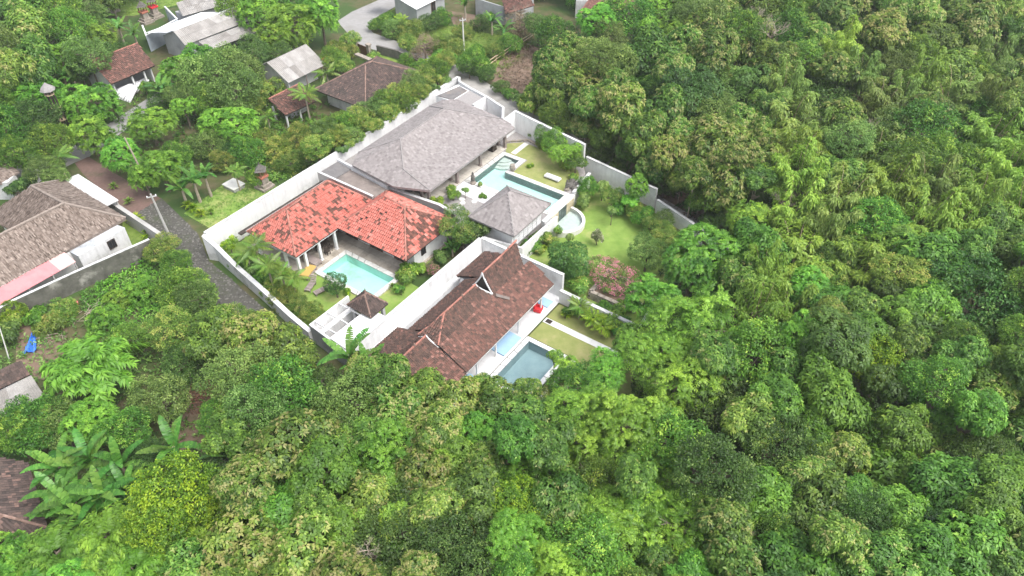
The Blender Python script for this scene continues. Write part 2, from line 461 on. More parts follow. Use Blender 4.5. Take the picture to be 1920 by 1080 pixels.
def leaves_to_mesh(name, base, dirs, nrm, L, W, tint, mat, droop=0.25, extra=None):
    """kite leaves: base point, direction, blade normal, length, width"""
    n = len(base)
    dirs = unit(dirs)
    side = unit(np.cross(dirs, nrm))
    up = np.cross(side, dirs)
    L = np.broadcast_to(np.asarray(L, float), (n,))[:, None]
    W = np.broadcast_to(np.asarray(W, float), (n,))[:, None]
    mid = base + dirs * L * 0.45
    tip = base + dirs * L + np.array([0, 0, -1.0]) * L * droop
    lift = up * W * 0.22
    v = np.stack([base, mid + side * W * 0.5 + lift, tip, mid - side * W * 0.5 + lift], 1).reshape(-1, 3)
    nv, nf = len(v), n
    ev = ef = None
    if extra is not None and len(extra.v):
        ev = np.array(extra.v, float)
    me = bpy.data.meshes.new(name)
    faces = np.arange(nv).reshape(-1, 4)
    me.vertices.add(nv)
    me.vertices.foreach_set('co', v.astype(np.float32).ravel())
    me.loops.add(nf * 4)
    me.loops.foreach_set('vertex_index', faces.astype(np.int32).ravel())
    me.polygons.add(nf)
    me.polygons.foreach_set('loop_start', np.arange(0, nf * 4, 4, dtype=np.int32))
    me.update(calc_edges=True)
    at = me.attributes.new('tint', 'FLOAT', 'FACE')
    at.data.foreach_set('value', np.clip(np.broadcast_to(tint, (nf,)), 0, 1).astype(np.float32))
    me.materials.append(mat)
    return me


def lumpy(nc, r=3.5, flat=0.72, lobes=14, lr=(0.26, 0.44), low=-0.75, spread=0.72, md=0.0, inner=0.12):
    """well-spaced points and outward normals on a crown made of several overlapping lobes, with hollows between"""
    c = rvec(lobes) * (RNG.uniform(0.25, 1, (lobes, 1)) ** 0.5) * spread
    c[:, 2] = c[:, 2] * 0.62
    c[0] = (0, 0, 0.1)
    c *= np.array([RNG.uniform(0.85, 1.15), RNG.uniform(0.85, 1.15), 1])
    rad = RNG.uniform(lr[0], lr[1], lobes)
    rad[0] = max(lr)
    n0 = 6000
    k = RNG.integers(0, lobes, n0)
    dn = rvec(n0)
    p = c[k] + dn * rad[k, None] * RNG.uniform(0.88, 1.05, (n0, 1))
    dist = np.linalg.norm(p[:, None] - c[None], axis=2) / rad[None]
    dist[np.arange(n0), k] = 9
    ok = (dist.min(1) > 0.9) & (dn[:, 2] > low)
    p, dn, k = p[ok], dn[ok], k[ok]
    m = np.percentile(np.linalg.norm(p[:, :2], axis=1), 97)
    p = p / m * r
    p[:, 2] *= flat * 1.3
    if md:
        sel = []
        sp = np.zeros((0, 3))
        for i in range(len(p)):
            if len(sel) >= nc: break
            if not len(sel) or (((sp - p[i]) ** 2).sum(1).min() > md * md):
                sel.append(i); sp = p[sel]
        p, dn, k = p[sel], dn[sel], k[sel]
    p, dn, k = p[:nc], dn[:nc], k[:nc]
    ni = int(len(p) * inner)
    p[:ni] *= 0.62
    return p, unit(dn + np.array([0, 0, 0.3])), k


def ortho(ax):
    ref = np.where(np.abs(ax[:, 2:3]) < 0.9, np.array([[0, 0, 1.0]]), np.array([[1.0, 0, 0]]))
    s = unit(np.cross(ax, ref))
    return s, np.cross(ax, s)


def whorl_crown(name, mat, nc=420, per=11, L=0.44, W=0.20, tips=0.22, r=3.5, flat=0.75, lobes=12, base_t=(0.1, 0.62), tip_t=(0.76, 0.95), md=0.31, **kw):
    p, n, ids = lumpy(nc, r, flat, lobes + 4, md=md, **kw)
    nc = len(p)
    s, u = ortho(n)
    bases, dirs, nrms, tints, LL = [], [], [], [], []
    lob_t = RNG.uniform(-0.18, 0.18, ids.max() + 1)
    ct = RNG.uniform(*base_t, nc) + lob_t[ids]
    istip = (RNG.random(nc) < tips) & (n[:, 2] > 0.2)
    for k in range(per):
        a = 2 * math.pi * (k / per + RNG.random(nc) * 0.12)
        el = RNG.uniform(-0.35, 0.75, nc)
        rad = s * np.cos(a)[:, None] + u * np.sin(a)[:, None]
        d = unit(rad * np.cos(el)[:, None] + n * np.sin(el)[:, None])
        bases.append(p + d * 0.04 - n * RNG.uniform(0, 0.25, (nc, 1)))
        dirs.append(d)
        nrms.append(unit(n + np.array([0, 0, 0.6]) + rvec(nc) * 0.35))
        t = ct + RNG.uniform(-0.2, 0.2, nc)
        tt = RNG.uniform(*tip_t, nc)
        tints.append(np.where(istip & (el > 0.05), tt, np.clip(t, 0, 0.76 if tips > 0 else 1)))
        LL.append(L * RNG.uniform(0.65, 1.2, nc))
    LL = np.concatenate(LL)
    return leaves_to_mesh(name, np.concatenate(bases), np.concatenate(dirs), np.concatenate(nrms), LL, LL * W / L, np.concatenate(tints), mat, 0.3)


def fine_crown(name, mat, nc=300, per=44, L=0.20, W=0.11, cr=0.42, r=3.5, flat=0.75, lobes=10, tspread=0.26, tip=0.0, md=0.5, **kw):
    p, n, ids = lumpy(nc, r, flat, lobes + 4, md=md, **kw)
    nc = len(p)
    ct = RNG.normal(0.46, tspread * 0.75, nc) + RNG.uniform(-0.1, 0.1, ids.max() + 1)[ids]
    off = rvec(nc * per) * (RNG.random((nc * per, 1)) ** 0.5) * cr * np.repeat(RNG.uniform(0.7, 1.25, nc), per)[:, None]
    off[:, 2] *= 0.75
    b = np.repeat(p, per, 0) + off
    nn = np.repeat(n, per, 0)
    d = unit(off + nn * 0.15 + rvec(nc * per) * 0.25 + np.array([0, 0, -0.1]))
    nr = unit(nn * 0.5 + np.array([0, 0, 0.7]) + rvec(nc * per) * 0.6)
    t = np.repeat(ct, per) + RNG.normal(0, 0.2, nc * per)
    if tip:
        k = RNG.random(nc) < tip
        t = np.where(np.repeat(k, per), RNG.uniform(0.85, 1, nc * per), t)
    LL = L * RNG.uniform(0.7, 1.3, nc * per)
    return leaves_to_mesh(name, b, d, nr, LL, LL * W / L, t, mat, 0.2)


def spray_crown(name, mat, nc=190, stems=9, pairs=6, L=0.26, W=0.115, sl=0.72, r=3.5, flat=0.72, lobes=9, out=0.8, md=0.56, **kw):
    """pinnate leaves arching out of each twig end like small fountains"""
    p, n, ids = lumpy(nc, r * 0.86, flat, lobes + 4, md=md, **kw)
    nc = len(p)
    s, u = ortho(n)
    B, D, N, T, LL = [], [], [], [], []
    ct = RNG.normal(0.42, 0.2, nc) + RNG.uniform(-0.08, 0.08, ids.max() + 1)[ids]
    for k in range(stems):
        a = 2 * math.pi * (k / stems + RNG.random(nc) * 0.2)
        rad = s * np.cos(a)[:, None] + u * np.sin(a)[:, None]
        h = unit(rad + n * out + np.array([0, 0, 0.2]))
        ln = sl * RNG.uniform(0.7, 1.15, (nc, 1))
        for j in range(pairs):
            f = (j + 1.0) / pairs
            pos = p + h * ln * f + np.array([0, 0, -1.0]) * ln * f * f * 0.42
            tang = unit(h + np.array([0, 0, -0.84]) * f)
            sd = unit(np.cross(tang, np.array([0, 0, 1.0])) + 1e-6)
            up = unit(np.cross(sd, tang))
            for sg in (-1, 1):
                B.append(pos)
                D.append(unit(sd * sg + tang * 0.45 + np.array([0, 0, -0.25])))
                N.append(up)
                T.append(ct + 0.14 * f + RNG.normal(0, 0.14, nc))
                LL.append(L * (1.1 - 0.5 * f) * RNG.uniform(0.8, 1.2, nc))
    LL = np.concatenate(LL)
    return leaves_to_mesh(name, np.concatenate(B), np.concatenate(D), np.concatenate(N), LL, LL * W / L, np.concatenate(T), mat, 0.15)


def frond_crown(name, mat, nf=64, fl=3.7, npair=22, per=2):
    """long arching branches from one centre, each a plume of leaflets with paler ends"""
    B, D, N, T, LL = [], [], [], [], []
    for k in range(nf):
        a = 2 * math.pi * (k * 0.381966)
        el = R(RNG.uniform(8, 70))
        h = np.array([math.cos(a) * math.cos(el), math.sin(a) * math.cos(el), math.sin(el) * 0.8])
        ln = fl * RNG.uniform(0.7, 1.05)
        f = np.linspace(0.22, 1, npair)[:, None]
        pos = h * ln * f + np.array([0, 0, -1.0]) * ln * f ** 2 * 0.38
        tang = unit(h + np.array([0, 0, -0.76]) * f)
        sd = unit(np.cross(tang, np.array([0, 0, 1.0])))
        up = np.cross(sd, tang)
        t0 = RNG.uniform(0.2, 0.42)
        for q in range(per * 2):
            sg = 1 if q % 2 else -1
            B.append(pos + RNG.normal(0, 0.05, (npair, 3)))
            D.append(unit(sd * sg * RNG.uniform(0.5, 1) + tang * 0.55 + np.array([0, 0, -0.2]) + RNG.normal(0, 0.2, (npair, 3))))
            N.append(unit(up + RNG.normal(0, 0.25, (npair, 3))))
            T.append(t0 + 0.42 * f[:, 0] ** 3 + RNG.normal(0, 0.08, npair))
            LL.append(np.full(npair, 0.46) * RNG.uniform(0.75, 1.2, npair))
    LL = np.concatenate(LL)
    return leaves_to_mesh(name, np.concatenate(B), np.concatenate(D), np.concatenate(N), LL, LL * 0.30, np.concatenate(T), mat, 0.25)


def bamboo_crown(name, mat, culms=15, h=9.0, r=3.9, nodes=26, L=0.34, W=0.115):
    """arching culms bowed over at the tip, every node hung with drooping sprays of narrow leaves; origin at the ground"""
    B, D, N, T, LL = [], [], [], [], []
    cm = MB()
    for k in range(culms):
        a = 2 * math.pi * (k * 0.381966) + RNG.uniform(-0.3, 0.3)
        rr = (0.15 + 0.85 * math.sqrt((k + .5) / culms)) * r * RNG.uniform(0.85, 1.15)
        hh = h * RNG.uniform(0.78, 1.08) * (1.08 - 0.3 * rr / r)
        o = np.array([math.cos(a), math.sin(a), 0])
        sd0 = np.array([-o[1], o[0], 0])
        path = lambda f: o * (0.3 + rr * f[:, None] ** 1.9) + np.stack([0 * f, 0 * f, hh * (1.3 * f - 0.5 * f ** 3) / 0.84], 1)
        ff = np.linspace(0, 0.9, 7)
        cm.tube(list(path(ff)), [0.05 * (1 - 0.85 * f) for f in ff], 4, cap=False)
        t0 = RNG.uniform(0.28, 0.58)
        f = np.repeat(np.linspace(0.48, 1.0, nodes), 3) + RNG.uniform(-.02, .02, nodes * 3)
        n = len(f)
        base = path(f)
        sl = (0.3 + 0.62 * np.sin(np.clip((f - .2) / .85, 0, 1) * math.pi)) * RNG.uniform(0.7, 1.15, n)
        ang = RNG.uniform(-1.9, 1.9, n)
        sp = unit(o * np.cos(ang)[:, None] + sd0 * np.sin(ang)[:, None] + np.array([0, 0, 0.15]))
        for j in range(8):
            g = (j + 1) / 8
            pos = base + sp * (sl * g)[:, None] + np.array([0, 0, -1.0]) * (sl * g * g * 0.5)[:, None]
            d = unit(sp + np.array([0, 0, -0.25 - 0.6 * g]) + RNG.normal(0, 0.55, (n, 3)))
            B.append(pos); D.append(d); N.append(unit(np.array([0, 0, 1.0]) + sp * .5 + RNG.normal(0, .3, (n, 3))))
            T.append(t0 + 0.1 * f + np.repeat(RNG.normal(0, .1, nodes), 3) + RNG.normal(0, 0.1, n)); LL.append(L * RNG.uniform(0.7, 1.2, n))
    LL = np.concatenate(LL)
    me = leaves_to_mesh(name, np.concatenate(B), np.concatenate(D), np.concatenate(N), LL, LL * W / L, np.concatenate(T), mat, 0.3)
    return me, cm.mesh('culms', M['bamboo_pole'])


def trunk_mesh(seed, mat='trunk', r0=0.22, limbs=6, reach=2.0):
    rnd = random.Random(seed)
    b = MB()
    lean = (rnd.uniform(-0.3, 0.3), rnd.uniform(-0.3, 0.3))
    path = [(lean[0] * f * f, lean[1] * f * f, f * 0.98) for f in (0, 0.25, 0.5, 0.75, 1)]
    b.tube(path, [r0 * 1.25, r0, r0 * 0.85, r0 * 0.72, r0 * 0.5], 7)
    for k in range(limbs):
        a = 2 * math.pi * (k / limbs) + rnd.uniform(-0.4, 0.4)
        f0 = rnd.uniform(0.55, 0.95)
        p0 = Vector((lean[0] * f0 * f0, lean[1] * f0 * f0, f0))
        e = reach * rnd.uniform(0.7, 1.1)
        pts = [p0 + Vector((math.cos(a) * e * q, math.sin(a) * e * q, 0.10 * q ** 0.8 + rnd.uniform(-.02, .02))) for q in (0, 0.3, 0.65, 1)]
        b.tube(pts, [r0 * 0.42, r0 * 0.33, r0 * 0.2, r0 * 0.07], 5)
        for s in (-0.7, 0.7):
            q = pts[2]
            b.tube([q, q + Vector((math.cos(a + s) * e * 0.3, math.sin(a + s) * e * 0.3, 0.03))], [r0 * 0.16, r0 * 0.05], 4)
    return b.mesh('trunk', M[mat], smooth=False)


TRUNKS = [trunk_mesh(s) for s in (1, 2, 3)]
PALE_TRUNKS = [trunk_mesh(s, 'pale_trunk', 0.11) for s in (4, 5)]

CROWNS = {
    'teak': [whorl_crown('crown', LEAF['teak'], nc=520, per=11, tips=t, flat=f, lobes=l) for t, f, l in ((0.07, 0.8, 13), (0.14, 0.7, 11), (0.22, 0.85, 14), (0.02, 0.75, 12))],
    'teak_tan': [whorl_crown('crown', LEAF['teak'], nc=520, per=11, tips=t, flat=f, lobes=l, L=0.42) for t, f, l in ((0.48, 0.8, 13), (0.36, 0.9, 12), (0.62, 0.8, 14))],
    'green': [whorl_crown('crown', LEAF['green'], nc=430, per=11, tips=0.05, L=0.5, W=0.2, flat=f, lobes=l, base_t=(0.2, 0.75)) for f, l in ((0.75, 10), (0.9, 12), (0.7, 13))],
    'dark': [whorl_crown('crown', LEAF['dark'], nc=470, per=11, tips=0.02, L=0.40, W=0.15, flat=f, lobes=l, base_t=(0.2, 0.8)) for f, l in ((0.8, 9), (0.95, 11))],
    'fine': [fine_crown('crown', LEAF['fine'], flat=f, lobes=l) for f, l in ((0.75, 9), (0.85, 12), (0.7, 11))],
    'fine_green': [fine_crown('crown', LEAF['green'], flat=f, lobes=l, L=0.22) for f, l in ((0.8, 10), (0.7, 12))],
    'fine_dark': [fine_crown('crown', LEAF['dark'], flat=f, lobes=l, tip=0.05) for f, l in ((0.85, 10), (0.75, 9))],
    'feather': [spray_crown('crown', LEAF['feather'], flat=f, lobes=l) for f, l in ((0.72, 9), (0.82, 11), (0.65, 8))],
    'feather_loose': [spray_crown('crown', LEAF['feather'], nc=160, sl=0.95, L=0.28, md=0.64, flat=f, lobes=l, spread=0.85) for f, l in ((0.7, 12), (0.6, 10))],
    'yellow': [fine_crown('crown', LEAF['yellow'], nc=340, flat=f, lobes=l, L=0.24, W=0.13, lr=(0.4, 0.55)) for f, l in ((0.95, 8), (1.05, 9))],
    'olive': [fine_crown('crown', LEAF['olive'], flat=f, lobes=l, L=0.22, tip=0.12) for f, l in ((0.6, 11), (0.75, 12))],
    'frond': [frond_crown('crown', LEAF['feather']), frond_crown('crown', LEAF['feather'], 56, 3.4)],
    'pink': [fine_crown('crown', LEAF['pink'], nc=300, per=34, flat=0.62, lobes=6, tspread=0.62, lr=(0.5, 0.65), spread=0.45)],
    'white': [fine_crown('crown', LEAF['white'], nc=140, per=26, flat=1.0, lobes=5, L=0.5, W=0.3, cr=0.5, tspread=0.5)],
    'dry': [fine_crown('crown', LEAF['dry'], nc=170, per=20, flat=0.9, lobes=8, L=0.3, W=0.06)],
}
BAMBOO = [bamboo_crown('foliage', LEAF[m], c, h, r) for m, c, h, r in (('bamboo', 15, 9, 3.6), ('bamboo', 12, 9.5, 3.2), ('bamboo_dull', 16, 9, 3.7), ('bamboo_dull', 13, 9.5, 3.2))]
def bare_crown(seed):
    rnd = random.Random(seed)
    b = MB()
    def grow(p, d, L, r, lv):
        q = p + d * L
        b.tube([p, p.lerp(q, .5) + Vector((rnd.uniform(-.08, .08), rnd.uniform(-.08, .08), .04)) * L, q], [r, r * .8, r * .55], 5 if lv < 2 else 4, cap=False)
        if lv < 4:
            for k in range(3):
                e = (d + Vector((rnd.uniform(-.85, .85), rnd.uniform(-.85, .85), rnd.uniform(-.2, .6)))).normalized()
                grow(q if k < 2 else p.lerp(q, .6), e, L * rnd.uniform(.6, .8), r * .55, lv + 1)
    for k in range(4):
        a = k * 1.57 + rnd.uniform(-.4, .4)
        grow(Vector((0, 0, -1.0)), Vector((math.cos(a), math.sin(a), 1.0)).normalized(), 1.6, .11, 0)
    return b.mesh('branches', M['pale_trunk'])


for k_, mt_, tp_ in (('green', 'green', .05), ('fine_green', 'green', .05), ('fine', 'fine', 0), ('olive', 'olive', .1), ('dark', 'dark', 0), ('fine_dark', 'dark', 0), ('yellow', 'yellow', 0), ('feather', 'feather', 0)):
    CROWNS['small_' + k_] = [whorl_crown('crown', LEAF[mt_], nc=120, per=9, L=1.05, W=0.34, tips=0, md=0.62, lobes=l_, flat=f_, base_t=(0.15, 0.95), spread=.9, lr=(.3, .5)) for l_, f_ in ((2, .7), (4, .55))]
CROWNS['bare'] = [bare_crown(3), bare_crown(8)]
LOOK_BARE = ('bare_tree', 'tree', ['leafless tree with pale bare branches'])
TREES = []          # (object, group key, adjective phrase) for the labels written at the end
LOOK = {
    'teak': ('broad_leaved_tree', 'tree', ['broad-leaved tree with few tan shoots', 'broad-leaved tree mixed green and tan']),
    'teak_tan': ('tan_tipped_tree', 'tree', ['tree with many tan new leaves']),
    'green': ('green_tree', 'tree', ['fresh green large-leaved tree']),
    'dark': ('dark_tree', 'tree', ['dark glossy-leaved tree']),
    'fine': ('small_leaved_tree', 'tree', ['grey-green small-leaved tree']),
    'fine_green': ('dense_tree', 'tree', ['dense mid-green small-leaved tree']),
    'fine_dark': ('shady_tree', 'tree', ['dark dense small-leaved tree']),
    'feather': ('feathery_tree', 'tree', ['bright green feathery tree']),
    'feather_loose': ('loose_feathery_tree', 'tree', ['loose light green feathery tree']),
    'yellow': ('yellow_green_tree', 'tree', ['rounded yellow-green tree']),
    'olive': ('olive_shrub', 'shrub', ['olive-green sprawling shrub']),
    'frond': ('plumed_tree', 'tree', ['plumed green tree with arching branches']),
    'pink': ('bougainvillea', 'shrub', ['pink-flowering bougainvillea']),
    'white': ('pale_blossom_shrub', 'shrub', ['cream-blossomed sapling']),
    'dry': ('dry_shrub', 'shrub', ['dry brown leafless shrub']),
    'bare': LOOK_BARE,
    'bamboo': ('bamboo_clump', 'bamboo', ['arching yellow-green bamboo clump']),
    'bamboo_dull': ('bamboo_clump', 'bamboo', ['arching dull green bamboo clump']),
}


def tree(sp, px, py, r, h, where=None, label=None, z0=0.0, zs=1.0, name=None, cat=None, group=None, trunk=True):
    """px, py: where the middle of the crown is seen; r crown radius, h height (m)"""
    rz = RNG.uniform(0, 2 * math.pi)
    if sp.startswith('bamboo'):
        k = int(RNG.integers(0, 2)) + (2 if sp == 'bamboo_dull' else 0)
        lf, cu = BAMBOO[k]
        b = P(px, py, z0 + h * 0.66)
        o = thing('bamboo_clump', label, 'bamboo', (b.x, b.y, z0), rz, group)
        s = h / 9.0
        o.scale = (r / 3.5, r / 3.5, s)
        o.rotation_euler = (R(RNG.uniform(-9, 9)), R(RNG.uniform(-9, 9)), rz)
        link_mesh('foliage', lf, o); link_mesh('culms', cu, o)['kind'] = 'stuff'
    else:
        nm, ct, _ = LOOK[sp]
        cz = z0 + max(h - 0.62 * r * zs, 0.45 * r * zs)
        b = P(px, py, cz)
        o = thing(name or nm, label, cat or ct, (b.x, b.y, z0), rz, group)
        s = r / 3.5
        cr = CROWNS.get('small_' + sp, CROWNS[sp]) if r < 1.25 else CROWNS[sp]
        link_mesh('crown', cr[int(RNG.integers(0, len(cr)))], o, (0, 0, cz - z0), sc=(s * RNG.uniform(.9, 1.15), s * RNG.uniform(.9, 1.15), s * zs * RNG.uniform(.85, 1.15)))
        if trunk:
            tk = PALE_TRUNKS if sp in ('teak', 'teak_tan', 'feather_loose') else TRUNKS
            link_mesh('trunk', tk[int(RNG.integers(0, len(tk)))], o, sc=(s, s, cz - z0))
    if label is None:
        desc = LOOK[sp][2]
        TREES.append((o, px, py, desc[int(RNG.integers(0, len(desc)))], sp, r))
    return o


# palms and bananas: every frond and leaf is a part
def frond_mesh(mat, L=2.2, n=22, droop=0.55, w=0.55):
    B, D, N, T, LL = [], [], [], [], []
    for i in range(n):
        f = 0.12 + 0.88 * i / (n - 1)
        pos = np.array([L * f * (1 - 0.12 * f), 0, L * (0.35 * f - droop * f * f)])
        tg = unit(np.array([1 - 0.24 * f, 0, 0.35 - 2 * droop * f]))
        for sg in (-1, 1):
            B.append(pos); D.append(unit(np.array([0.55 * tg[0], sg * 0.8, 0.55 * tg[2] - 0.28])))
            N.append(np.array([0, 0, 1.0])); LL.append(w * math.sin(math.pi * min(0.97, 0.18 + f * 0.8)) + 0.08)
            T.append(RNG.uniform(0.3, 0.9))
    LL = np.array(LL)
    return leaves_to_mesh('frond', np.array(B), np.array(D), np.array(N), LL, 0.075, np.array(T), mat, 0.25)


FRONDS = [frond_mesh(LEAF['palm']), frond_mesh(LEAF['palm'], 2.0, 20, 0.75), frond_mesh(LEAF['palm'], 1.7, 16, 0.3)]
FRONDS_Y = [frond_mesh(LEAF['yellow'], 1.9, 18, 0.5)]


def palm(px, py, h, label, s=1.0, nf=13, z0=0.0, yellow=False, group=None):
    b = P(px, py, z0 + h)
    o = thing('palm_tree', label, 'palm', (b.x, b.y, z0), RNG.uniform(0, 6), group)
    m = MB()
    m.tube([(0, 0, 0), (0.08, 0, h * 0.5), (0, 0, h)], [0.13 * s, 0.1 * s, 0.08 * s], 7)
    m.build('trunk', M['pale_trunk'], None).parent = o
    fr = FRONDS_Y if yellow else FRONDS
    for k in range(nf):
        link_mesh('frond', fr[k % len(fr)], o, (0, 0, h), (0, -R(RNG.uniform(-12, 48)), k * 2.39996 + RNG.uniform(-.2, .2)), (s, s, s))
    return o


def banana_leaf(L=2.0, W=0.55, droop=0.5, t=0.5):
    b = MB()
    n = 16
    rows = []
    for i in range(n + 1):
        f = i / n
        w = W * (math.sin(math.pi * min(1, 0.06 + f * 0.94)) ** 0.6) * (0 if i in (0,) else 1)
        x, z = L * f * (1 - 0.15 * f), L * (0.55 * f - droop * f * f)
        rows.append(((x, -w, z - 0.02 + 0.25 * w * random.uniform(0.3, 1)), (x, 0, z), (x, w, z - 0.02 + 0.25 * w * random.uniform(0.3, 1))))
    for i in range(n):
        a, c = rows[i], rows[i + 1]
        for (p, q) in ((0, 1), (1, 2)):
            tt = t + random.uniform(-0.3, 0.3)
            g = random.choice((0, 0.05, 0.2, 0.5))       # torn between the veins
            e = [Vector(c[p]), Vector(c[q])]
            k = 0 if p == 0 else 1
            e[k] = e[k].lerp(Vector(a[p if k == 0 else q]), g)
            b.face([a[p], a[q], e[1], e[0]], tt)
    b.tube([rows[0][1], rows[8][1], rows[15][1]], [0.03, 0.02, 0.006], 4, 0.95)
    return b.mesh('leaf', LEAF['banana'])


BLEAVES = [banana_leaf(2.2, 0.23, 0.42, 0.4), banana_leaf(2.1, 0.21, 0.65, 0.55), banana_leaf(2.0, 0.22, 0.2, 0.7), banana_leaf(1.9, 0.22, 0.85, 0.3)]


def banana(px, py, h, label, s=1.0, nl=11, z0=0.0, group=None):
    b = P(px, py, z0 + h)
    o = thing('banana_plant', label, 'banana plant', (b.x, b.y, z0), RNG.uniform(0, 6), group)
    m = MB()
    m.tube([(0, 0, 0), (0.03, 0, h * 0.5), (0, 0, h)], [0.16 * s, 0.13 * s, 0.07 * s], 7)
    m.build('stem', M['pale_trunk'], None).parent = o
    for k in range(nl):
        link_mesh('leaf', BLEAVES[k % 4], o, (0, 0, h - 0.05 * k), (0, -R(RNG.uniform(0, 50)), k * 2.39996 + RNG.uniform(-.3, .3)), (s, s, s))
    return o


def blade_mesh(n=34, L=0.75, W=0.09, mat='yellow', up=0.5):
    a = RNG.uniform(0, 6.28, n); el = RNG.uniform(0.1, 1.35, n)
    d = np.stack([np.cos(a) * np.cos(el), np.sin(a) * np.cos(el), np.sin(el) + 0.1], 1)
    return leaves_to_mesh('leaves', d * 0.06, d, np.tile([0, 0, 1.0], (n, 1)) + rvec(n) * 0.1, L * RNG.uniform(0.7, 1.1, n), W, RNG.uniform(0.3, 1, n), LEAF[mat], 0.25)


ROSETTE = [blade_mesh(60, 0.8, 0.13, 'yellow'), blade_mesh(46, 0.7, 0.12, 'palm')]


def rosette(px, py, label, s=1.0, k=0, z0=0.0, stem=0.35, name='spiky_plant', group=None):
    b = P(px, py, z0 + stem)
    o = thing(name, label, 'plant', (b.x, b.y, z0), RNG.uniform(0, 6), group)
    m = MB(); m.tube([(0, 0, 0), (0.02, 0, stem)], [0.07, 0.05], 6)
    m.build('stem', M['trunk'], None).parent = o
    link_mesh('leaves', ROSETTE[k], o, (0, 0, stem), sc=(s, s, s))
    return o


def scatter_cover(name, rings_px, dens, mat, L=0.4, W=0.12, per=7, h=0.25, tint=(0.2, 0.9), lumps=0.5, label=None, z0=0.0, cat=None, avoid=()):
    """low leafy growth over a patch of ground (one object, kind stuff)"""
    pts = []
    for ring in rings_px:
        g = [P(x, y, z0) for x, y in ring]
        xs = [p.x for p in g]; ys = [p.y for p in g]
        area = abs(sum(g[i].x * g[(i + 1) % len(g)].y - g[(i + 1) % len(g)].x * g[i].y for i in range(len(g)))) / 2
        n = int(area * dens)
        box = (max(xs) - min(xs)) * (max(ys) - min(ys))
        q = RNG.random((int(n * box / max(area, 1)) + 10, 2)) * [max(xs) - min(xs), max(ys) - min(ys)] + [min(xs), min(ys)]
        q = q[inside(q, [(p.x, p.y) for p in g])]
        pts.append(q)
    q = np.concatenate(pts)
    for ring in avoid:
        q = q[~inside(q, [tuple(P(x, y, z0).xy) for x, y in ring])]
    n = len(q)
    hh = h * (0.5 + lumps * (np.sin(q[:, 0] * 0.9 + 1.3 * np.sin(q[:, 1] * 0.5)) * np.cos(q[:, 1] * 1.1 + q[:, 0] * 0.4) + 1)) * RNG.uniform(0.5, 1.3, n)
    base = np.stack([q[:, 0], q[:, 1], z0 + hh * 0.6], 1)
    ct = RNG.uniform(*tint, n)
    ct = ct * (0.75 + 0.25 * np.sin(q[:, 0] * 0.5 + q[:, 1] * 0.37))
    b = np.repeat(base, per, 0) + RNG.normal(0, 0.12, (n * per, 3)) * [1, 1, 0.6]
    a = RNG.uniform(0, 6.28, n * per); el = RNG.uniform(-0.1, 1.1, n * per)
    d = np.stack([np.cos(a) * np.cos(el), np.sin(a) * np.cos(el), np.sin(el)], 1)
    LL = L * RNG.uniform(0.6, 1.3, n * per)
    me = leaves_to_mesh(name, b, d, np.array([0, 0, 1.0]) + rvec(n * per) * 0.35, LL, LL * W / L, np.repeat(ct, per) + RNG.normal(0, 0.1, n * per), LEAF[mat], 0.3)
    o = bpy.data.objects.new(name, me); COL.objects.link(o)
    tag(o, label=label, cat=cat, kind='stuff')
    return o


def inside(q, ring):
    x, y = q[:, 0], q[:, 1]
    r = np.zeros(len(q), bool)
    for i in range(len(ring)):
        (x1, y1), (x2, y2) = ring[i], ring[(i + 1) % len(ring)]
        c = ((y1 > y) != (y2 > y))
        with np.errstate(divide='ignore', invalid='ignore'):
            r ^= c & (x < (x2 - x1) * (y - y1) / (y2 - y1 + 1e-12) + x1)
    return r
# ------------------------------------------------------------------ building kit
AX = R(55)
CA, SA = math.cos(AX), math.sin(AX)


def W(a, b, z=0.0):
    """plot grid of the walled villas: a runs up the lane side, b across it"""
    return Vector((a * CA + b * SA, a * SA - b * CA, z))


def AB(px, py, z=0.0):
    p = P(px, py, z)
    return p.x * CA + p.y * SA, p.x * SA - p.y * CA


def rect(a0, a1, b0, b1):
    return [W(a0, b0), W(a0, b1), W(a1, b1), W(a1, b0)]


def inset(ring, d):
    """shrink a convex ring towards its centre by about d metres"""
    c = sum((Vector(p) for p in ring), Vector()) / len(ring)
    out = []
    for p in ring:
        v = c - Vector(p); v.z = 0
        out.append(Vector(p) + v.normalized() * min(d * 1.4, v.length * 0.8))
    return out


def strip(pts, th):
    """mitred left and right outlines of a polyline in plan"""
    L, Rr = [], []
    n = len(pts)
    for i, p in enumerate(pts):
        p = Vector((p[0], p[1]))
        d0 = (p - Vector(pts[i - 1][:2])).normalized() if i else None
        d1 = (Vector(pts[i + 1][:2]) - p).normalized() if i < n - 1 else None
        d0, d1 = d0 or d1, d1 or d0
        n0, n1 = Vector((-d0.y, d0.x)), Vector((-d1.y, d1.x))
        m = (n0 + n1)
        m = m / max(0.35, m.dot(n0)) if m.length > 1e-6 else n0
        L.append(p + m * th / 2); Rr.append(p - m * th / 2)
    return L, Rr


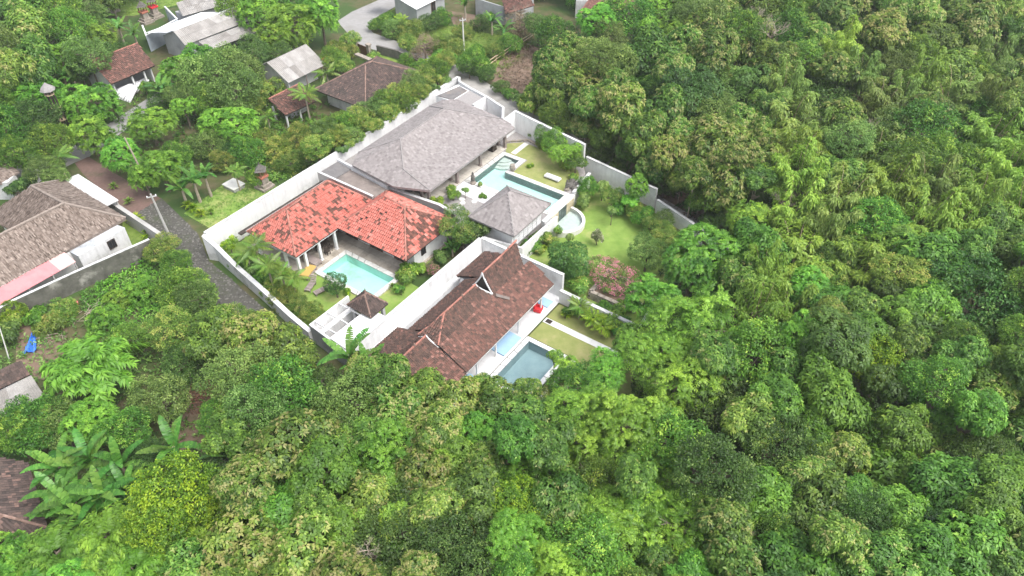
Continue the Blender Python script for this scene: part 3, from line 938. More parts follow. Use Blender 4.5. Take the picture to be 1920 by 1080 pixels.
def strip_mb(pts, zt, th, z0, mb=None):
    mb = mb or MB()
    L, Rr = strip(pts, th)
    n = len(pts)
    zt = zt if isinstance(zt, (list, tuple)) else [zt] * n
    zb = z0 if isinstance(z0, (list, tuple)) else [z0] * n
    v = lambda p, z: (p.x, p.y, z)
    for i in range(n - 1):
        j = i + 1
        mb.face([v(L[i], zt[i]), v(Rr[i], zt[i]), v(Rr[j], zt[j]), v(L[j], zt[j])])
        mb.face([v(L[i], zb[i]), v(L[i], zt[i]), v(L[j], zt[j]), v(L[j], zb[j])])
        mb.face([v(Rr[i], zb[i]), v(Rr[j], zb[j]), v(Rr[j], zt[j]), v(Rr[i], zt[i])])
        mb.face([v(L[i], zb[i]), v(L[j], zb[j]), v(Rr[j], zb[j]), v(Rr[i], zb[i])])
    mb.face([v(L[0], zb[0]), v(Rr[0], zb[0]), v(Rr[0], zt[0]), v(L[0], zt[0])])
    mb.face([v(L[-1], zb[-1]), v(L[-1], zt[-1]), v(Rr[-1], zt[-1]), v(Rr[-1], zb[-1])])
    return mb


def wall(label, pts, zt, th=0.25, z0=0.0, mat='white', cap='white_old', capw=0.06, group=None, name='garden_wall'):
    n = len(pts)
    zt = zt if isinstance(zt, (list, tuple)) else [zt] * n
    o = thing(name, label, 'wall', (pts[0][0], pts[0][1], z0 if not isinstance(z0, (list, tuple)) else z0[0]), 0, group)
    strip_mb(pts, [z - 0.06 for z in zt], th, z0).build('wall_body', M[mat], o)
    if cap:
        strip_mb(pts, zt, th + capw, [z - 0.06 for z in zt]).build('wall_cap', M[cap], o)
    return o


def sheet(name, ring, z, mat, holes=(), kind='structure', **kw):
    b = MB()
    b.poly([ring] + list(holes), z=z)
    o = b.build(name, M[mat], None, kind=kind, **kw)
    return o


def pave(name, ring, z, da, db, mat, ang=AX, gap=0.02, th=0.03, parent=None, jit=0.004, kind='stuff', **kw):
    """slabs laid in a grid, each with its own edges and height"""
    g = [(p[0], p[1]) for p in ring]
    ca, sa = math.cos(ang), math.sin(ang)
    loc = [(x * ca + y * sa, -x * sa + y * ca) for x, y in g]
    a0, a1 = min(p[0] for p in loc), max(p[0] for p in loc)
    b0, b1 = min(p[1] for p in loc), max(p[1] for p in loc)
    b = MB()
    na, nb = int((a1 - a0) / da), int((b1 - b0) / db)
    da, db = (a1 - a0) / max(na, 1), (b1 - b0) / max(nb, 1)
    q = np.array([(a0 + (i + .5) * da, b0 + (j + .5) * db) for i in range(na) for j in range(nb)])
    ok = inside(q, loc)
    for (u, v) in q[ok]:
        zz = z + random.uniform(0, jit)
        c = [(u + s * (da - gap) / 2, v + t * (db - gap) / 2) for s, t in ((-1, -1), (1, -1), (1, 1), (-1, 1))]
        top = [Vector((x * ca - y * sa, x * sa + y * ca, zz + th)) for x, y in c]
        bot = [p - Vector((0, 0, th)) for p in top]
        t = random.random()
        b.face(top, t)
        for i in range(4):
            b.face([bot[i], bot[(i + 1) % 4], top[(i + 1) % 4], top[i]], t)
    return b.build(name, M[mat], parent, kind=kind, **kw)


ROOF = {   # width, length of a piece, lift, tile material, deck material, ridge material, ridge radius
    'red': (0.25, 0.34, 0.075, 'red_tile', 'dark', 'ridge_red', 0.11),
    'brown': (0.23, 0.27, 0.075, 'brown_tile', 'dark', 'ridge_red', 0.10),
    'dark': (0.24, 0.28, 0.035, 'dark_tile', 'dark', 'ridge_dark', 0.11),
    'shingle': (0.26, 0.30, 0.03, 'shingle', 'shingle_ridge', 'shingle_ridge', 0.07),
    'thatch': (0.11, 0.32, 0.05, 'thatch', 'thatch_deck', 'thatch_ridge', 0.16),
}
M['thatch_deck'] = surf('thatch_body', (0.16, 0.13, 0.11), (0.22, 0.18, 0.155), 3, 0.95)
M['thatch_ridge'] = surf('thatch_ridge', (0.20, 0.165, 0.14), (0.28, 0.235, 0.205), 3, 0.95)


def roof_tiles(mb, poly, eave, kind, tmean=0.5, tsd=0.2, dark=0.0, keep=1.0, udir=None):
    """one slope covered with separate overlapping pieces"""
    wdt, ln, lift, *_ = ROOF[kind]
    p = [Vector(q) for q in poly]
    if len(p) == 4:                # a warped slope is laid as two flat halves
        nn = (p[1] - p[0]).cross(p[2] - p[0]).normalized()
        if abs((p[3] - p[0]).dot(nn)) > 0.03:
            ud = p[eave[1]] - p[eave[0]]
            for tri in ((p[0], p[1], p[2]), (p[0], p[2], p[3])):
                roof_tiles(mb, tri, (0, 1), kind, tmean, tsd, dark, keep, ud)
            return
    n = Vector()
    for i in range(len(p)):
        n += p[i].cross(p[(i + 1) % len(p)])
    n.normalize()
    if n.z < 0: n = -n
    u = udir or (p[eave[1]] - p[eave[0]]); u = (u - n * u.dot(n)).normalized()
    v = n.cross(u)
    if v.z < 0: v = -v; u = -u
    o = p[eave[0]]
    loc = [((q - o).dot(u), (q - o).dot(v)) for q in p]
    u0, u1 = min(q[0] for q in loc), max(q[0] for q in loc)
    v0, v1 = min(q[1] for q in loc), max(q[1] for q in loc)
    cells = []
    nv = max(1, round((v1 - v0) / ln)); nu = max(1, round((u1 - u0) / wdt))
    lv, lu = (v1 - v0) / nv, (u1 - u0) / nu
    for r in range(nv):
        for c in range(nu):
            cells.append((u0 + (c + .5) * lu, v0 + (r + .5) * lv))
    q = np.array(cells)
    ok = inside(q, loc)
    q = q[ok]
    ph = random.random() * 9
    for (a, b) in q:
        if random.random() > keep: continue
        clump = 0.5 + 0.5 * math.sin(a * 3.1 + ph) * math.sin(b * 2.3 + a * 0.9)
        if dark and random.random() < dark * (0.45 + 1.1 * clump):
            t = random.uniform(0, 0.22)
        else:
            t = min(1, max(0.3 if dark else 0, random.gauss(tmean, tsd)))
        z = random.uniform(0, lift * 0.5)
        h0, h1 = lift + z, lift * 0.25 + z * 0.5
        w2 = lu * 0.5
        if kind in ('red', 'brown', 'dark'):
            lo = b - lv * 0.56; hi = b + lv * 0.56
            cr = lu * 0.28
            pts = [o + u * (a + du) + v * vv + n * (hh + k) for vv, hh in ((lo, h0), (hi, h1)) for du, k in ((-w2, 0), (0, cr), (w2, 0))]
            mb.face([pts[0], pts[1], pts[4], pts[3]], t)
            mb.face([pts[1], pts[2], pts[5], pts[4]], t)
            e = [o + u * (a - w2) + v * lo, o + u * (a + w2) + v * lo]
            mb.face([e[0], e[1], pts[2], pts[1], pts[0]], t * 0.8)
        else:
            j = random.uniform(-0.25, 0.25) * lv if kind == 'thatch' else random.uniform(-.08, .08) * lv
            sk = random.uniform(-0.3, 0.3) * lu if kind == 'thatch' else 0
            lo = b - lv * 0.6 + j; hi = b + lv * 0.6 + j
            mb.face([o + u * (a - w2 + sk) + v * lo + n * h0, o + u * (a + w2 + sk) + v * lo + n * (h0 + random.uniform(-.3, .3) * lift),
                     o + u * (a + w2) + v * hi + n * h1, o + u * (a - w2) + v * hi + n * h1], t)


def roof(parent, slopes, kind, ridges=(), th=0.12, name='roof', label=None):
    """slopes: (polygon of points, eave edge indices, options). deck part > tiles, ridge_tiles"""
    wdt, ln, lift, tm, dm, rm, rr = ROOF[kind]
    dk, tl = MB(), MB()
    for poly, eave, opt in slopes:
        pts = [Vector(q) for q in poly]
        low = [q - Vector((0, 0, th)) for q in pts]
        c = pts[0]
        for i in range(1, len(pts) - 1):
            dk.face([c, pts[i], pts[i + 1]])
            dk.face([low[0], low[i + 1], low[i]])
        a, b = eave
        dk.face([low[a], low[b], pts[b], pts[a]])
        roof_tiles(tl, poly, eave, kind, **opt)
    deck = dk.build(name, M[dm], parent)
    if label: deck['label'] = label
    nm = {'red': 'tiles', 'brown': 'tiles', 'dark': 'tiles', 'shingle': 'shingles', 'thatch': 'thatch'}[kind]
    tl.build(nm, M[tm], deck, kind='stuff')
    if ridges:
        rg = MB()
        for path in ridges:
            path = [Vector(q) for q in path]
            for p, q in zip(path, path[1:]):
                n = max(1, int((q - p).length / 0.4))
                for k in range(n):
                    s, e = p.lerp(q, k / n), p.lerp(q, (k + 1.08) / n)
                    w = rr * random.uniform(0.92, 1.08)
                    rg.tube([s + Vector((0, 0, 0.05)), e + Vector((0, 0, 0.05))], [w, w * 0.88], 6, random.random())
        rg.build('ridge_tiles' if kind != 'thatch' else 'ridge_roll', M[rm], deck, kind='stuff')
    return deck


def hip_slopes(a0, a1, b0, b1, ze, ra0, ra1, rb0, rb1, zr, opts=None):
    """rectangular hip roof on the plot grid; ridge from (ra0, rb0) to (ra1, rb1)"""
    c00, c01, c11, c10 = W(a0, b0, ze), W(a0, b1, ze), W(a1, b1, ze), W(a1, b0, ze)
    r0, r1 = W(ra0, rb0, zr), W(ra1, rb1, zr)
    opts = opts or {}
    g = lambda k: opts.get(k, opts.get('all', {}))
    if abs(ra1 - ra0) >= abs(rb1 - rb0):      # ridge along a
        s = [([c01, c11, r1, r0], (0, 1), g('front')), ([c10, c00, r0, r1], (0, 1), g('back')),
             ([c00, c01, r0], (0, 1), g('left')), ([c11, c10, r1], (0, 1), g('right'))]
        rd = [[r0, r1], [r0, c00], [r0, c01], [r1, c11], [r1, c10]]
    else:                                      # ridge along b
        s = [([c00, c01, r1, r0], (0, 1), g('left')), ([c11, c10, r0, r1], (0, 1), g('right')),
             ([c01, c11, r1], (0, 1), g('front')), ([c10, c00, r0], (0, 1), g('back'))]
        rd = [[r0, r1], [r0, c00], [r0, c10], [r1, c01], [r1, c11]]
    return s, rd


def corrugated(parent, quad, n, mat='corr', th=0.05, name='roof_sheet', rows=2, waves=4):
    """quad: eave start, eave end, ridge end, ridge start; laid as separate overlapping sheets"""
    e0, e1, r1, r0 = [Vector(q) for q in quad]
    for r in range(rows):
        for k in range(n):
            f0, f1 = k / n, (k + 1.03) / n
            g0, g1 = r / rows, (r + 1.04) / rows if r < rows - 1 else 1
            b = MB()
            m = waves * 2
            nn = (e1 - e0).cross(r0 - e0).normalized()
            if nn.z < 0: nn = -nn
            t = min(1, max(0, random.gauss(0.5, 0.25)))
            rowsP = []
            for g in (g0, g1):
                rowsP.append([(e0.lerp(e1, f0 + (f1 - f0) * i / m)).lerp(r0.lerp(r1, f0 + (f1 - f0) * i / m), g) + nn * (0.05 * (i % 2) + (0.03 if g == g0 and r else 0) + 0.006 * k / n) for i in range(m + 1)])
            for i in range(m):
                b.face([rowsP[0][i], rowsP[0][i + 1], rowsP[1][i + 1], rowsP[1][i]], t)
            b.build(name, M[mat], parent)


def body(parent, ring, z0, z1, mat='white', name='wall'):
    b = MB(); b.prism(ring, z0, z1, bottom=True)
    return b.build(name, M[mat], parent)


def columns(parent, pts, z0, z1, s=0.28, mat='white_clean', name='column'):
    for p in pts:
        b = MB(); b.box((p[0], p[1], z0), s, s, z1 - z0, AX); b.box((p[0], p[1], z0), s + .1, s + .1, 0.12, AX)
        b.build(name, M[mat], parent)


def bar_part(parent, name, a, b, w, h, mat):
    m = MB(); m.bar(a, b, w, h)
    return m.build(name, M[mat], parent)


def opening(parent, c, wdt, hgt, rz, name='window', fmat='brown_wood', gmat='glass'):
    """framed window or door set proud of a wall; c = middle of its sill"""
    f = MB()
    u = Vector((math.cos(rz), math.sin(rz), 0))
    c = Vector(c)
    for s in (-1, 1):
        f.bar(c + u * s * wdt / 2, c + u * s * wdt / 2 + Vector((0, 0, hgt)), 0.09, 0.09)
    f.bar(c - u * (wdt / 2 + .05), c + u * (wdt / 2 + .05), 0.09, 0.09)
    f.bar(c - u * (wdt / 2 + .05) + Vector((0, 0, hgt)), c + u * (wdt / 2 + .05) + Vector((0, 0, hgt)), 0.09, 0.09)
    f.bar(c, c + Vector((0, 0, hgt)), 0.05, 0.05)
    fo = f.build(name, M[fmat], parent)
    g = MB(); g.bar(c + Vector((0, 0, hgt / 2)) - u * wdt / 2, c + Vector((0, 0, hgt / 2)) + u * wdt / 2, 0.03, hgt - .06)
    g.build('pane', M[gmat], fo)
    return fo


def pool(label, ring, z, depth, cop, basin='pool_tile', water='water', level=0.12, sides=None, copmat='coping', th=0.07):
    """swimming pool sunk below z: basin, coping stones, water; ring anticlockwise or clockwise plan points"""
    n = len(ring)
    ar = sum(ring[i][0] * ring[(i + 1) % n][1] - ring[(i + 1) % n][0] * ring[i][1] for i in range(n))
    rg = list(ring) if ar > 0 else list(ring)[::-1]
    c = sum((Vector(p) for p in rg), Vector()) / n
    o = thing('swimming_pool', label, 'pool', (c.x, c.y, z))
    b = MB()
    b.poly([rg], z=z - depth)
    for i in range(n):
        p, q = rg[i], rg[(i + 1) % n]
        b.face([(p[0], p[1], z), (q[0], q[1], z), (q[0], q[1], z - depth), (p[0], p[1], z - depth)])
    b.build('basin', M[basin], o)
    w = MB(); w.poly([rg], z=z - level)
    w.build('water', M[water], o)
    # coping stones along each side, every stone its own piece
    outer = []
    for i in range(n):
        p0, p, p1 = Vector(rg[i - 1]).xy, Vector(rg[i]).xy, Vector(rg[(i + 1) % n]).xy
        d0, d1 = (p - p0).normalized(), (p1 - p).normalized()
        n0, n1 = Vector((d0.y, -d0.x)), Vector((d1.y, -d1.x))
        m = n0 + n1
        outer.append(p + m / max(0.4, m.dot(n0)) * cop)
    for i in range(n):
        if sides is not None and i not in sides: continue
        j = (i + 1) % n
        a, bq = Vector(rg[i]).xy, Vector(rg[j]).xy
        oa, ob = outer[i], outer[j]
        k = max(1, round((bq - a).length / 0.9))
        for s in range(k):
            f0, f1 = s / k + 0.006, (s + 1) / k - 0.006
            q = [a.lerp(bq, f0), oa.lerp(ob, f0), oa.lerp(ob, f1), a.lerp(bq, f1)]
            m = MB(); m.prism([(x.x, x.y) for x in q], z - 0.10, z + th + random.uniform(0, 0.004), random.random())
            m.build('coping_stone', M[copmat], o)
    return o, rg
# ------------------------------------------------------------------ ground, lanes, plots
RED_POOL = [W(36.2, -49.1), W(36.2, -42.3), W(39.7, -42.3), W(39.7, -49.1)]
JAVA_POOL = [W(34.6, -26.3), W(34.6, -22.8), W(40.3, -22.8), W(40.3, -26.3)]
gb = MB()
gb.poly([[(-520, -200), (520, -200), (520, 820), (-520, 820)], RED_POOL[::-1], JAVA_POOL[::-1]], z=0)
gb.build('ground', M['ground'], None, kind='structure')

pp = lambda pts, z=0.0: [P(x, y, z) for x, y in pts]
sheet('lane', pp([(832, 112), (868, 128), (905, 150), (960, 185), (1000, 210), (1060, 242), (1120, 285), (1185, 335), (1330, 425), (1290, 430), (1200, 375), (1100, 312), (1075, 296), (985, 240), (930, 222), (870, 178), (840, 150)]), 0.02, 'concrete_lane')
sheet('road', pp([(632, 40), (660, 22), (710, 0), (770, -30), (800, -30), (742, 12), (700, 36), (690, 50), (700, 62), (740, 76), (800, 98), (850, 122), (832, 132), (796, 122), (740, 105), (690, 90), (664, 80), (650, 60)]), 0.016, 'asphalt')
sheet('road', pp([(-120, 372), (0, 322), (70, 300), (110, 285), (150, 268), (200, 235), (245, 205), (300, 170), (330, 180), (262, 225), (210, 262), (165, 296), (140, 305), (90, 330), (60, 352), (0, 358), (-100, 410)]), 0.016, 'asphalt')
sheet('red_lane', pp([(140, 306), (166, 294), (215, 325), (262, 352), (302, 372), (250, 404), (225, 388), (190, 356), (160, 332)]), 0.024, 'redlane')
DARKLANE = [(250, 402), (302, 371), (345, 412), (372, 440), (392, 490), (430, 520), (480, 565), (540, 618), (600, 665), (590, 690), (520, 660), (470, 620), (420, 585), (385, 560), (350, 500), (322, 462), (300, 440)]
sheet('cobbled_lane', pp(DARKLANE), 0.02, 'darklane')
cb = MB()
ring = [tuple(p.xy) for p in pp(DARKLANE)]
xs = [p[0] for p in ring]; ys = [p[1] for p in ring]
q = RNG.random((9000, 2)) * [max(xs) - min(xs), max(ys) - min(ys)] + [min(xs), min(ys)]
q = q[inside(q, ring)]
for x, y in q:
    r = random.uniform(0.07, 0.15); t = random.random(); a0 = random.random() * 6
    top = [(x + r * .6 * math.cos(a0 + k * 1.2566), y + r * .6 * math.sin(a0 + k * 1.2566), 0.045 + 0.02 * t) for k in range(5)]
    bot = [(x + r * math.cos(a0 + k * 1.2566), y + r * math.sin(a0 + k * 1.2566), 0.015) for k in range(5)]
    cb.face(top, t)
    for k in range(5): cb.face([bot[k], bot[(k + 1) % 5], top[(k + 1) % 5], top[k]], t)
cb.build('cobbles', M['cobble'], None, kind='stuff')

sheet('verge', pp([(345, 400), (430, 338), (520, 350), (470, 400), (400, 432)]), 0.012, 'lawn_green')
sheet('clearing', pp([(690, 42), (742, 14), (800, 40), (900, 60), (960, 70), (930, 130), (880, 115), (820, 96), (740, 72)]), 0.012, 'verge')
sheet('clearing', pp([(190, -10), (420, -10), (440, 8), (330, 10), (250, 30), (200, 30)]), 0.012, 'verge')
sheet('house_yard', pp([(690, 95), (795, 130), (780, 150), (700, 128)]), 0.012, 'verge')
sheet('bare_earth', pp([(960, 70), (1010, 90), (985, 200), (920, 150)]), 0.012, 'soil')
sheet('bare_earth', pp([(840, 20), (905, 30), (900, 52), (850, 46)]), 0.02, 'soil')
sheet('bare_earth', pp([(230, 395), (302, 440), (250, 470), (230, 440)]), 0.012, 'verge')
sheet('bare_earth', pp([(1100, 318), (1240, 378), (1240, 396), (1330, 432), (1420, 430), (1260, 340), (1180, 300)]), 0.012, 'soil')
sheet('bare_earth', pp([(340, 720), (420, 730), (430, 880), (300, 840)]), 0.012, 'soil')
sheet('bare_earth', pp([(30, 590), (130, 600), (110, 720), (30, 700)]), 0.012, 'soil')

# upper villa plot: a raised terrace with the long pool let into it
PZ = 1.6
TPOOL = [W(56.5, -45.3), W(56.5, -34.9), W(60.1, -34.9), W(60.1, -43.1), W(63.1, -43.1), W(63.1, -45.3)]
plat = MB()
plat.prism([(p.x, p.y) for p in [W(50.4, -60.2), W(72, -60.2), W(70.4, -52), W(68.6, -47.4), W(66.9, -36.5), W(65.2, -35.2), W(60.6, -34.3), W(56.3, -34.4), W(47.6, -34.4), W(47.6, -41.8), W(48.8, -43), W(50.4, -52)]], 0, PZ, holes=[TPOOL[::-1]])
plat.build('terrace_ground', M['gravel'], None, kind='structure')
sheet('upper_lawn', [W(60.7, -35.4), W(60.7, -42.3), W(61.5, -42.4), W(63.8, -42.4), W(63.8, -45.6), W(65.5, -46.6), W(66.9, -45.1), W(66.8, -41), W(65.4, -36.4), W(64.6, -35.6)], PZ + 0.012, 'lawn')
pave('terrace_paving', [W(48.7, -49.4), W(48.7, -46.0), W(64.6, -46.0), W(64.6, -49.4)], PZ, 0.8, 0.8, 'deck_beige')
pave('terrace_paving', [W(53.7, -45.9), W(53.7, -40.5), W(55.9, -40.5), W(55.9, -45.9)], PZ, 0.8, 0.8, 'terrace_white')
pave('garden_path', [W(64.0, -45.0), W(64.0, -44.3), W(66.9, -44.3), W(66.9, -45.0)], PZ, 0.7, 0.7, 'coping')
for n_, (px, py) in enumerate(sorted([(866, 374), (875, 366), (884, 360), (893, 354), (880, 352), (868, 381), (902, 362), (896, 372), (911, 356), (858, 390), (905, 350), (889, 378)])):
    m = MB(); c = P(px, py, PZ); r = random.uniform(.28, .42)
    m.prism([(c.x + r * random.uniform(.85, 1.15) * math.cos(k * 1.047), c.y + r * random.uniform(.85, 1.15) * math.sin(k * 1.047)) for k in range(6)], PZ, PZ + .06)
    tag(m.build('stepping_stone', M['stone_step']), f"pale stepping stone in the grey gravel court, {('leftmost', 'second from left', 'third from left', 'fourth from left', 'fifth from left', 'sixth from left', 'sixth from right', 'fifth from right', 'fourth from right', 'third from right', 'second from right', 'rightmost')[n_]}", 'stepping stone', 'stepping stones in the gravel court')

# lower garden lawn
sheet('lower_lawn', [W(47.6, -34.2), W(46.6, -26.9), W(46.6, -18.4), W(50, -17.5), W(62.8, -20.8), W(64.8, -25.4), W(65.6, -34.3), W(60.8, -34.15), W(56, -34.15)], 0.016, 'lawn_green')
# red-roofed villa plot
sheet('villa_lawn', [W(31.6, -60), W(30, -50), W(29.2, -43), W(34.3, -42.6), W(34.3, -37.2), W(40.2, -37.2), W(40.2, -41.2), W(48, -41.2), W(48, -60)], 0.012, 'lawn_green', holes=[RED_POOL[::-1]])
DECK = [W(34.6, -58.6), W(34.6, -49.65), W(40.25, -49.65), W(40.25, -41.4), W(47.4, -41.4), W(47.4, -58.6)]
db = MB(); db.prism([(p.x, p.y) for p in DECK], 0, 0.13); db.build('pool_deck', M['terrace_old'], None, kind='structure')
pave('deck_paving', [W(34.7, -53.5), W(34.7, -49.7), W(40.3, -49.7), W(40.3, -53.5)], 0.13, 0.75, 0.75, 'terrace_old')
pave('deck_paving', [W(40.3, -53.5), W(40.3, -41.5), W(43.2, -41.5), W(43.2, -53.5)], 0.13, 0.75, 0.75, 'terrace_old')
# brown-roofed villa plot
sheet('villa_terrace', [W(29.2, -36.6), W(29.2, -26.9), W(47.1, -26.9), W(47.1, -36.6)], 0.03, 'terrace_white')
pave('terrace_paving', [W(30, -29.4), W(30, -26.85), W(46.4, -26.85), W(46.4, -29.4)], 0.03, 1.1, 1.28, 'terrace_white', gap=.012)
sheet('villa_lawn', [W(40.9, -26.7), W(40.9, -22), W(38, -19), W(33, -18.6), W(33, -15), W(46.2, -15), W(46.2, -26.7)], 0.02, 'lawn')
pave('garden_path', [W(43.2, -26.7), W(43.2, -15.5), W(43.9, -15.5), W(43.9, -26.7)], 0.03, 0.7, 1.0, 'terrace_white', gap=.015)
m = MB(); c = W(43.55, -26.2, 0.07); m.box(c, .5, .6, .02, AX)
for k in range(5): m.bar(c + Vector((CA, SA, 0)) * (-.2 + k * .1) - Vector((SA, -CA, 0)) * .25 + Vector((0, 0, .03)), c + Vector((CA, SA, 0)) * (-.2 + k * .1) + Vector((SA, -CA, 0)) * .25 + Vector((0, 0, .03)), .04, .02)
tag(m.build('drain_grate', M['dark']), 'small dark drain grate where the white path meets the white terrace', 'drain grate')

# ------------------------------------------------------------------ pools
pool('turquoise rectangular pool beside the red tiled villa', RED_POOL, 0.15, 0.95, 0.5, 'pool_tile2', level=0.07)
tp, trg = pool('long turquoise L-shaped pool beside the grey roofed villa', TPOOL, PZ, 0.85, 0.55, 'pool_tile', level=0.06)
st = MB()
corner = W(63.1, -45.3)
for k, rr in enumerate((2.1, 1.6, 1.1)):           # quarter-round entry steps in the far corner
    pts = [corner] + [corner - Vector((CA, SA, 0)) * rr * math.cos(t) * .98 + Vector((SA, -CA, 0)) * rr * math.sin(t) * .98 for t in [i * math.pi / 16 for i in range(9)]]
    s_ = MB(); s_.prism([(p.x, p.y) for p in pts], PZ - 0.85, PZ - 0.6 + k * 0.16)
    s_.build('pool_step', M['coping'], tp)
jp, _ = pool('grey stone pool with still water beside the brown tiled villa', JAVA_POOL, 0.05, 1.0, 0.45, 'pool_grey', 'water_grey', 0.1, copmat='terrace_white')
m = MB(); strip_mb([W(34.6, -22.02), W(40.7, -22.02)], 0.03, .36, 0.0, m)
m.build('overflow_channel', M['dark'], jp)
m = MB(); strip_mb([W(34.2, -21.62), W(40.7, -21.62)], 0.14, .4, 0.0, m)
m.build('channel_kerb', M['coping'], jp)

# spillway wall below the long pool and the half-round basin it falls into
sp = thing('spillway_wall', 'beige stone wall with a dark wet panel below the end of the long pool', 'wall', W(58, -34.1))
strip_mb([W(54.6, -34.14), W(60.75, -34.14)], PZ + 0.09, .46, 0.0).build('wall_body', M['white'], sp)
for a0, a1, mt, nm in ((55.9, 57.3, 'beige_stone', 'stone_panel'), (57.32, 58.9, 'wet_stone', 'wet_panel'), (58.92, 60.5, 'beige_stone', 'stone_panel')):
    for i in range(5):                       # courses of cladding
        for j in range(3):
            w_ = (a1 - a0) / 3
            x = MB(); x.prism([(p.x, p.y) for p in rect(a0 + j * w_ + .01, a0 + (j + 1) * w_ - .01, -33.92, -33.86 + random.uniform(0, .02))], .05 + i * .29, .05 + i * .29 + .275, random.random())
            x.build(nm, M[mt], sp)
hb = thing('spill_basin', 'half-round white basin on the lawn below the spillway', 'pool', W(57.5, -32.6))
arc = [W(57.4 + 2.5 * math.cos(t), -33.8 + 2.75 * math.sin(t)) for t in [math.pi * i / 20 for i in range(21)]]
strip_mb(arc, 0.62, .34, 0.0).build('rim', M['coping'], hb)
m = MB(); m.poly([[W(57.4 + 2.35 * math.cos(math.pi * i / 20), -33.83 + 2.6 * math.sin(math.pi * i / 20)) for i in range(21)]], z=0.1); m.build('basin', M['coping'], hb)
m = MB(); m.poly([[W(57.4 + 2.35 * math.cos(math.pi * i / 20), -33.83 + 2.6 * math.sin(math.pi * i / 20)) for i in range(21)]], z=0.52); m.build('water', M['water'], hb)

# ------------------------------------------------------------------ garden walls
wall('long white wall along the back of the two upper villas', [W(31.5, -60.4), W(50.2, -60.35), W(73.6, -60.5)], [3.2, 3.25, 3.3], 0.3, mat='white')
wall('low stained white wall curving along the dark cobbled lane', [W(31.2, -60.35), W(31.6, -59.3), W(31.2, -57.1), W(30.9, -55.3), W(30, -49.9), W(29.2, -45.7), W(28.75, -42.6)], [3.1, 2.0, 1.8, 1.6, 1.5, 1.5, 1.5], 0.4, mat='white_old')
mw = thing('garden_wall', 'tall two-tier white wall between the red and brown roofed villas', 'wall', W(38, -36.9))
strip_mb([W(28.5, -36.6), W(47.1, -36.6)], 1.15, 0.9, 0.0).build('wall_base', M['white'], mw)
strip_mb([W(28.4, -36.95), W(47.1, -36.9)], 3.0, 0.3, 1.15).build('wall_body', M['white'], mw)
strip_mb([W(28.35, -36.95), W(47.1, -36.9)], 3.05, 0.36, 3.0).build('wall_cap', M['white_old'], mw)
strip_mb([W(28.5, -36.3), W(47.05, -36.3)], 1.2, 0.22, 1.15).build('ledge', M['white_old'], mw)
wall('white wall behind the high gable of the brown tiled villa', [W(47.3, -36.9), W(47.2, -27.0)], 3.0, 0.3)
wall('low white wall between the lower lawn and the white path', [W(46.5, -26.85), W(46.4, -17.9)], 1.6, 0.3)
wall('short grey wall among bushes at the corner of the lower lawn', [W(46.4, -17.9), W(50.6, -18.6)], 1.6, 0.7, mat='concrete')
wall('white wall beside the lane behind the upper lawn', [W(66.0, -47.5), W(68.6, -47.5), W(67.6, -41.5), W(66.8, -36.4)], [4.3, 4.4, 4.4, 4.4], 0.28)
wall('stepped white wall along the lane above the lower lawn', [W(67.2, -36.3), W(65.9, -26.4)], 2.6, 0.28)
wall('lowest white wall along the lane, next to the forest', [W(65.2, -25.9), W(63.3, -20.4), W(61.6, -16)], 1.8, 0.28)
wall('angled white service-court wall beyond the grey roof', [W(66.9, -52.8), W(69.6, -52.7), W(68.5, -49.3), W(66.0, -47.6)], 4.4, 0.22)
wall('white end wall where the lane meets the long back wall', [W(73.6, -60.3), W(71.1, -58.3), W(70.4, -55.9), W(69.75, -52.95)], [3.3, 4.3, 4.3, 4.3], 0.25)
wall('white retaining wall beside the rocks at the pool end', [W(60.9, -34.2), W(65.3, -34.7)], PZ + .35, 0.3)
wall('grey parapet between the red and grey roofed villas', [W(46.0, -59.0), W(46.0, -50.6)], 3.35, 0.2, mat='concrete')
wall('pale coping wall along the back of the red tiled roof', [W(48.6, -50.9), W(49.3, -44), W(48.9, -41.5)], 3.0, 0.3, mat='concrete')
wall('white wall at the head of the lower lawn, below the small grey roof', [W(47.45, -36.7), W(49.3, -33.3), W(55.9, -33.25)], [3.0, 2.0, 2.0], 0.25)

wall('white parapet under the left eave of the big grey roof', [W(49.0, -58.9), W(48.35, -50.6)], 3.5, .2)
# flat roofs between the villas
fr = thing('flat_roofed_annexe', 'flat dark roof between the red tiles and the big grey roof', 'building', W(47.4, -54.5))
m = MB(); m.prism([(p.x, p.y) for p in [W(46.2, -58.9), W(46.2, -50.4), W(48.1, -50.4), W(48.9, -58.9)]], 0, 3.1); m.build('wall', M['white'], fr)
m = MB(); m.prism([(p.x, p.y) for p in [W(46.2, -58.85), W(46.15, -56.5), W(48.6, -56.4), W(48.9, -58.8)]], 3.11, 3.2); m.build('roof', M['flat_roof'], fr)
m = MB(); m.prism([(p.x, p.y) for p in [W(46.15, -56.46), W(46.15, -50.4), W(48.0, -50.4), W(48.55, -56.36)]], 3.11, 3.17); m.build('roof', M['flat_roof2'], fr)
fr = thing('flat_roofed_store', 'two small flat roofs between the big grey roof and the lane', 'building', W(69, -55.5))
m = MB(); m.prism([(p.x, p.y) for p in [W(66.6, -58.6), W(66.6, -53.0), W(69.5, -52.8), W(70.2, -56), W(70.6, -58.2)]], PZ, 4.0); m.build('wall', M['white'], fr)
m = MB(); m.prism([(p.x, p.y) for p in [W(66.6, -58.4), W(66.8, -56.1), W(69.9, -56.05), W(70.3, -57.6)]], 4.01, 4.1); m.build('roof', M['flat_roof'], fr)
m = MB(); m.prism([(p.x, p.y) for p in [W(66.9, -55.8), W(66.8, -53.1), W(69.4, -53.0), W(70, -55.8)]], 4.01, 4.1); m.build('roof', M['gravel'], fr)

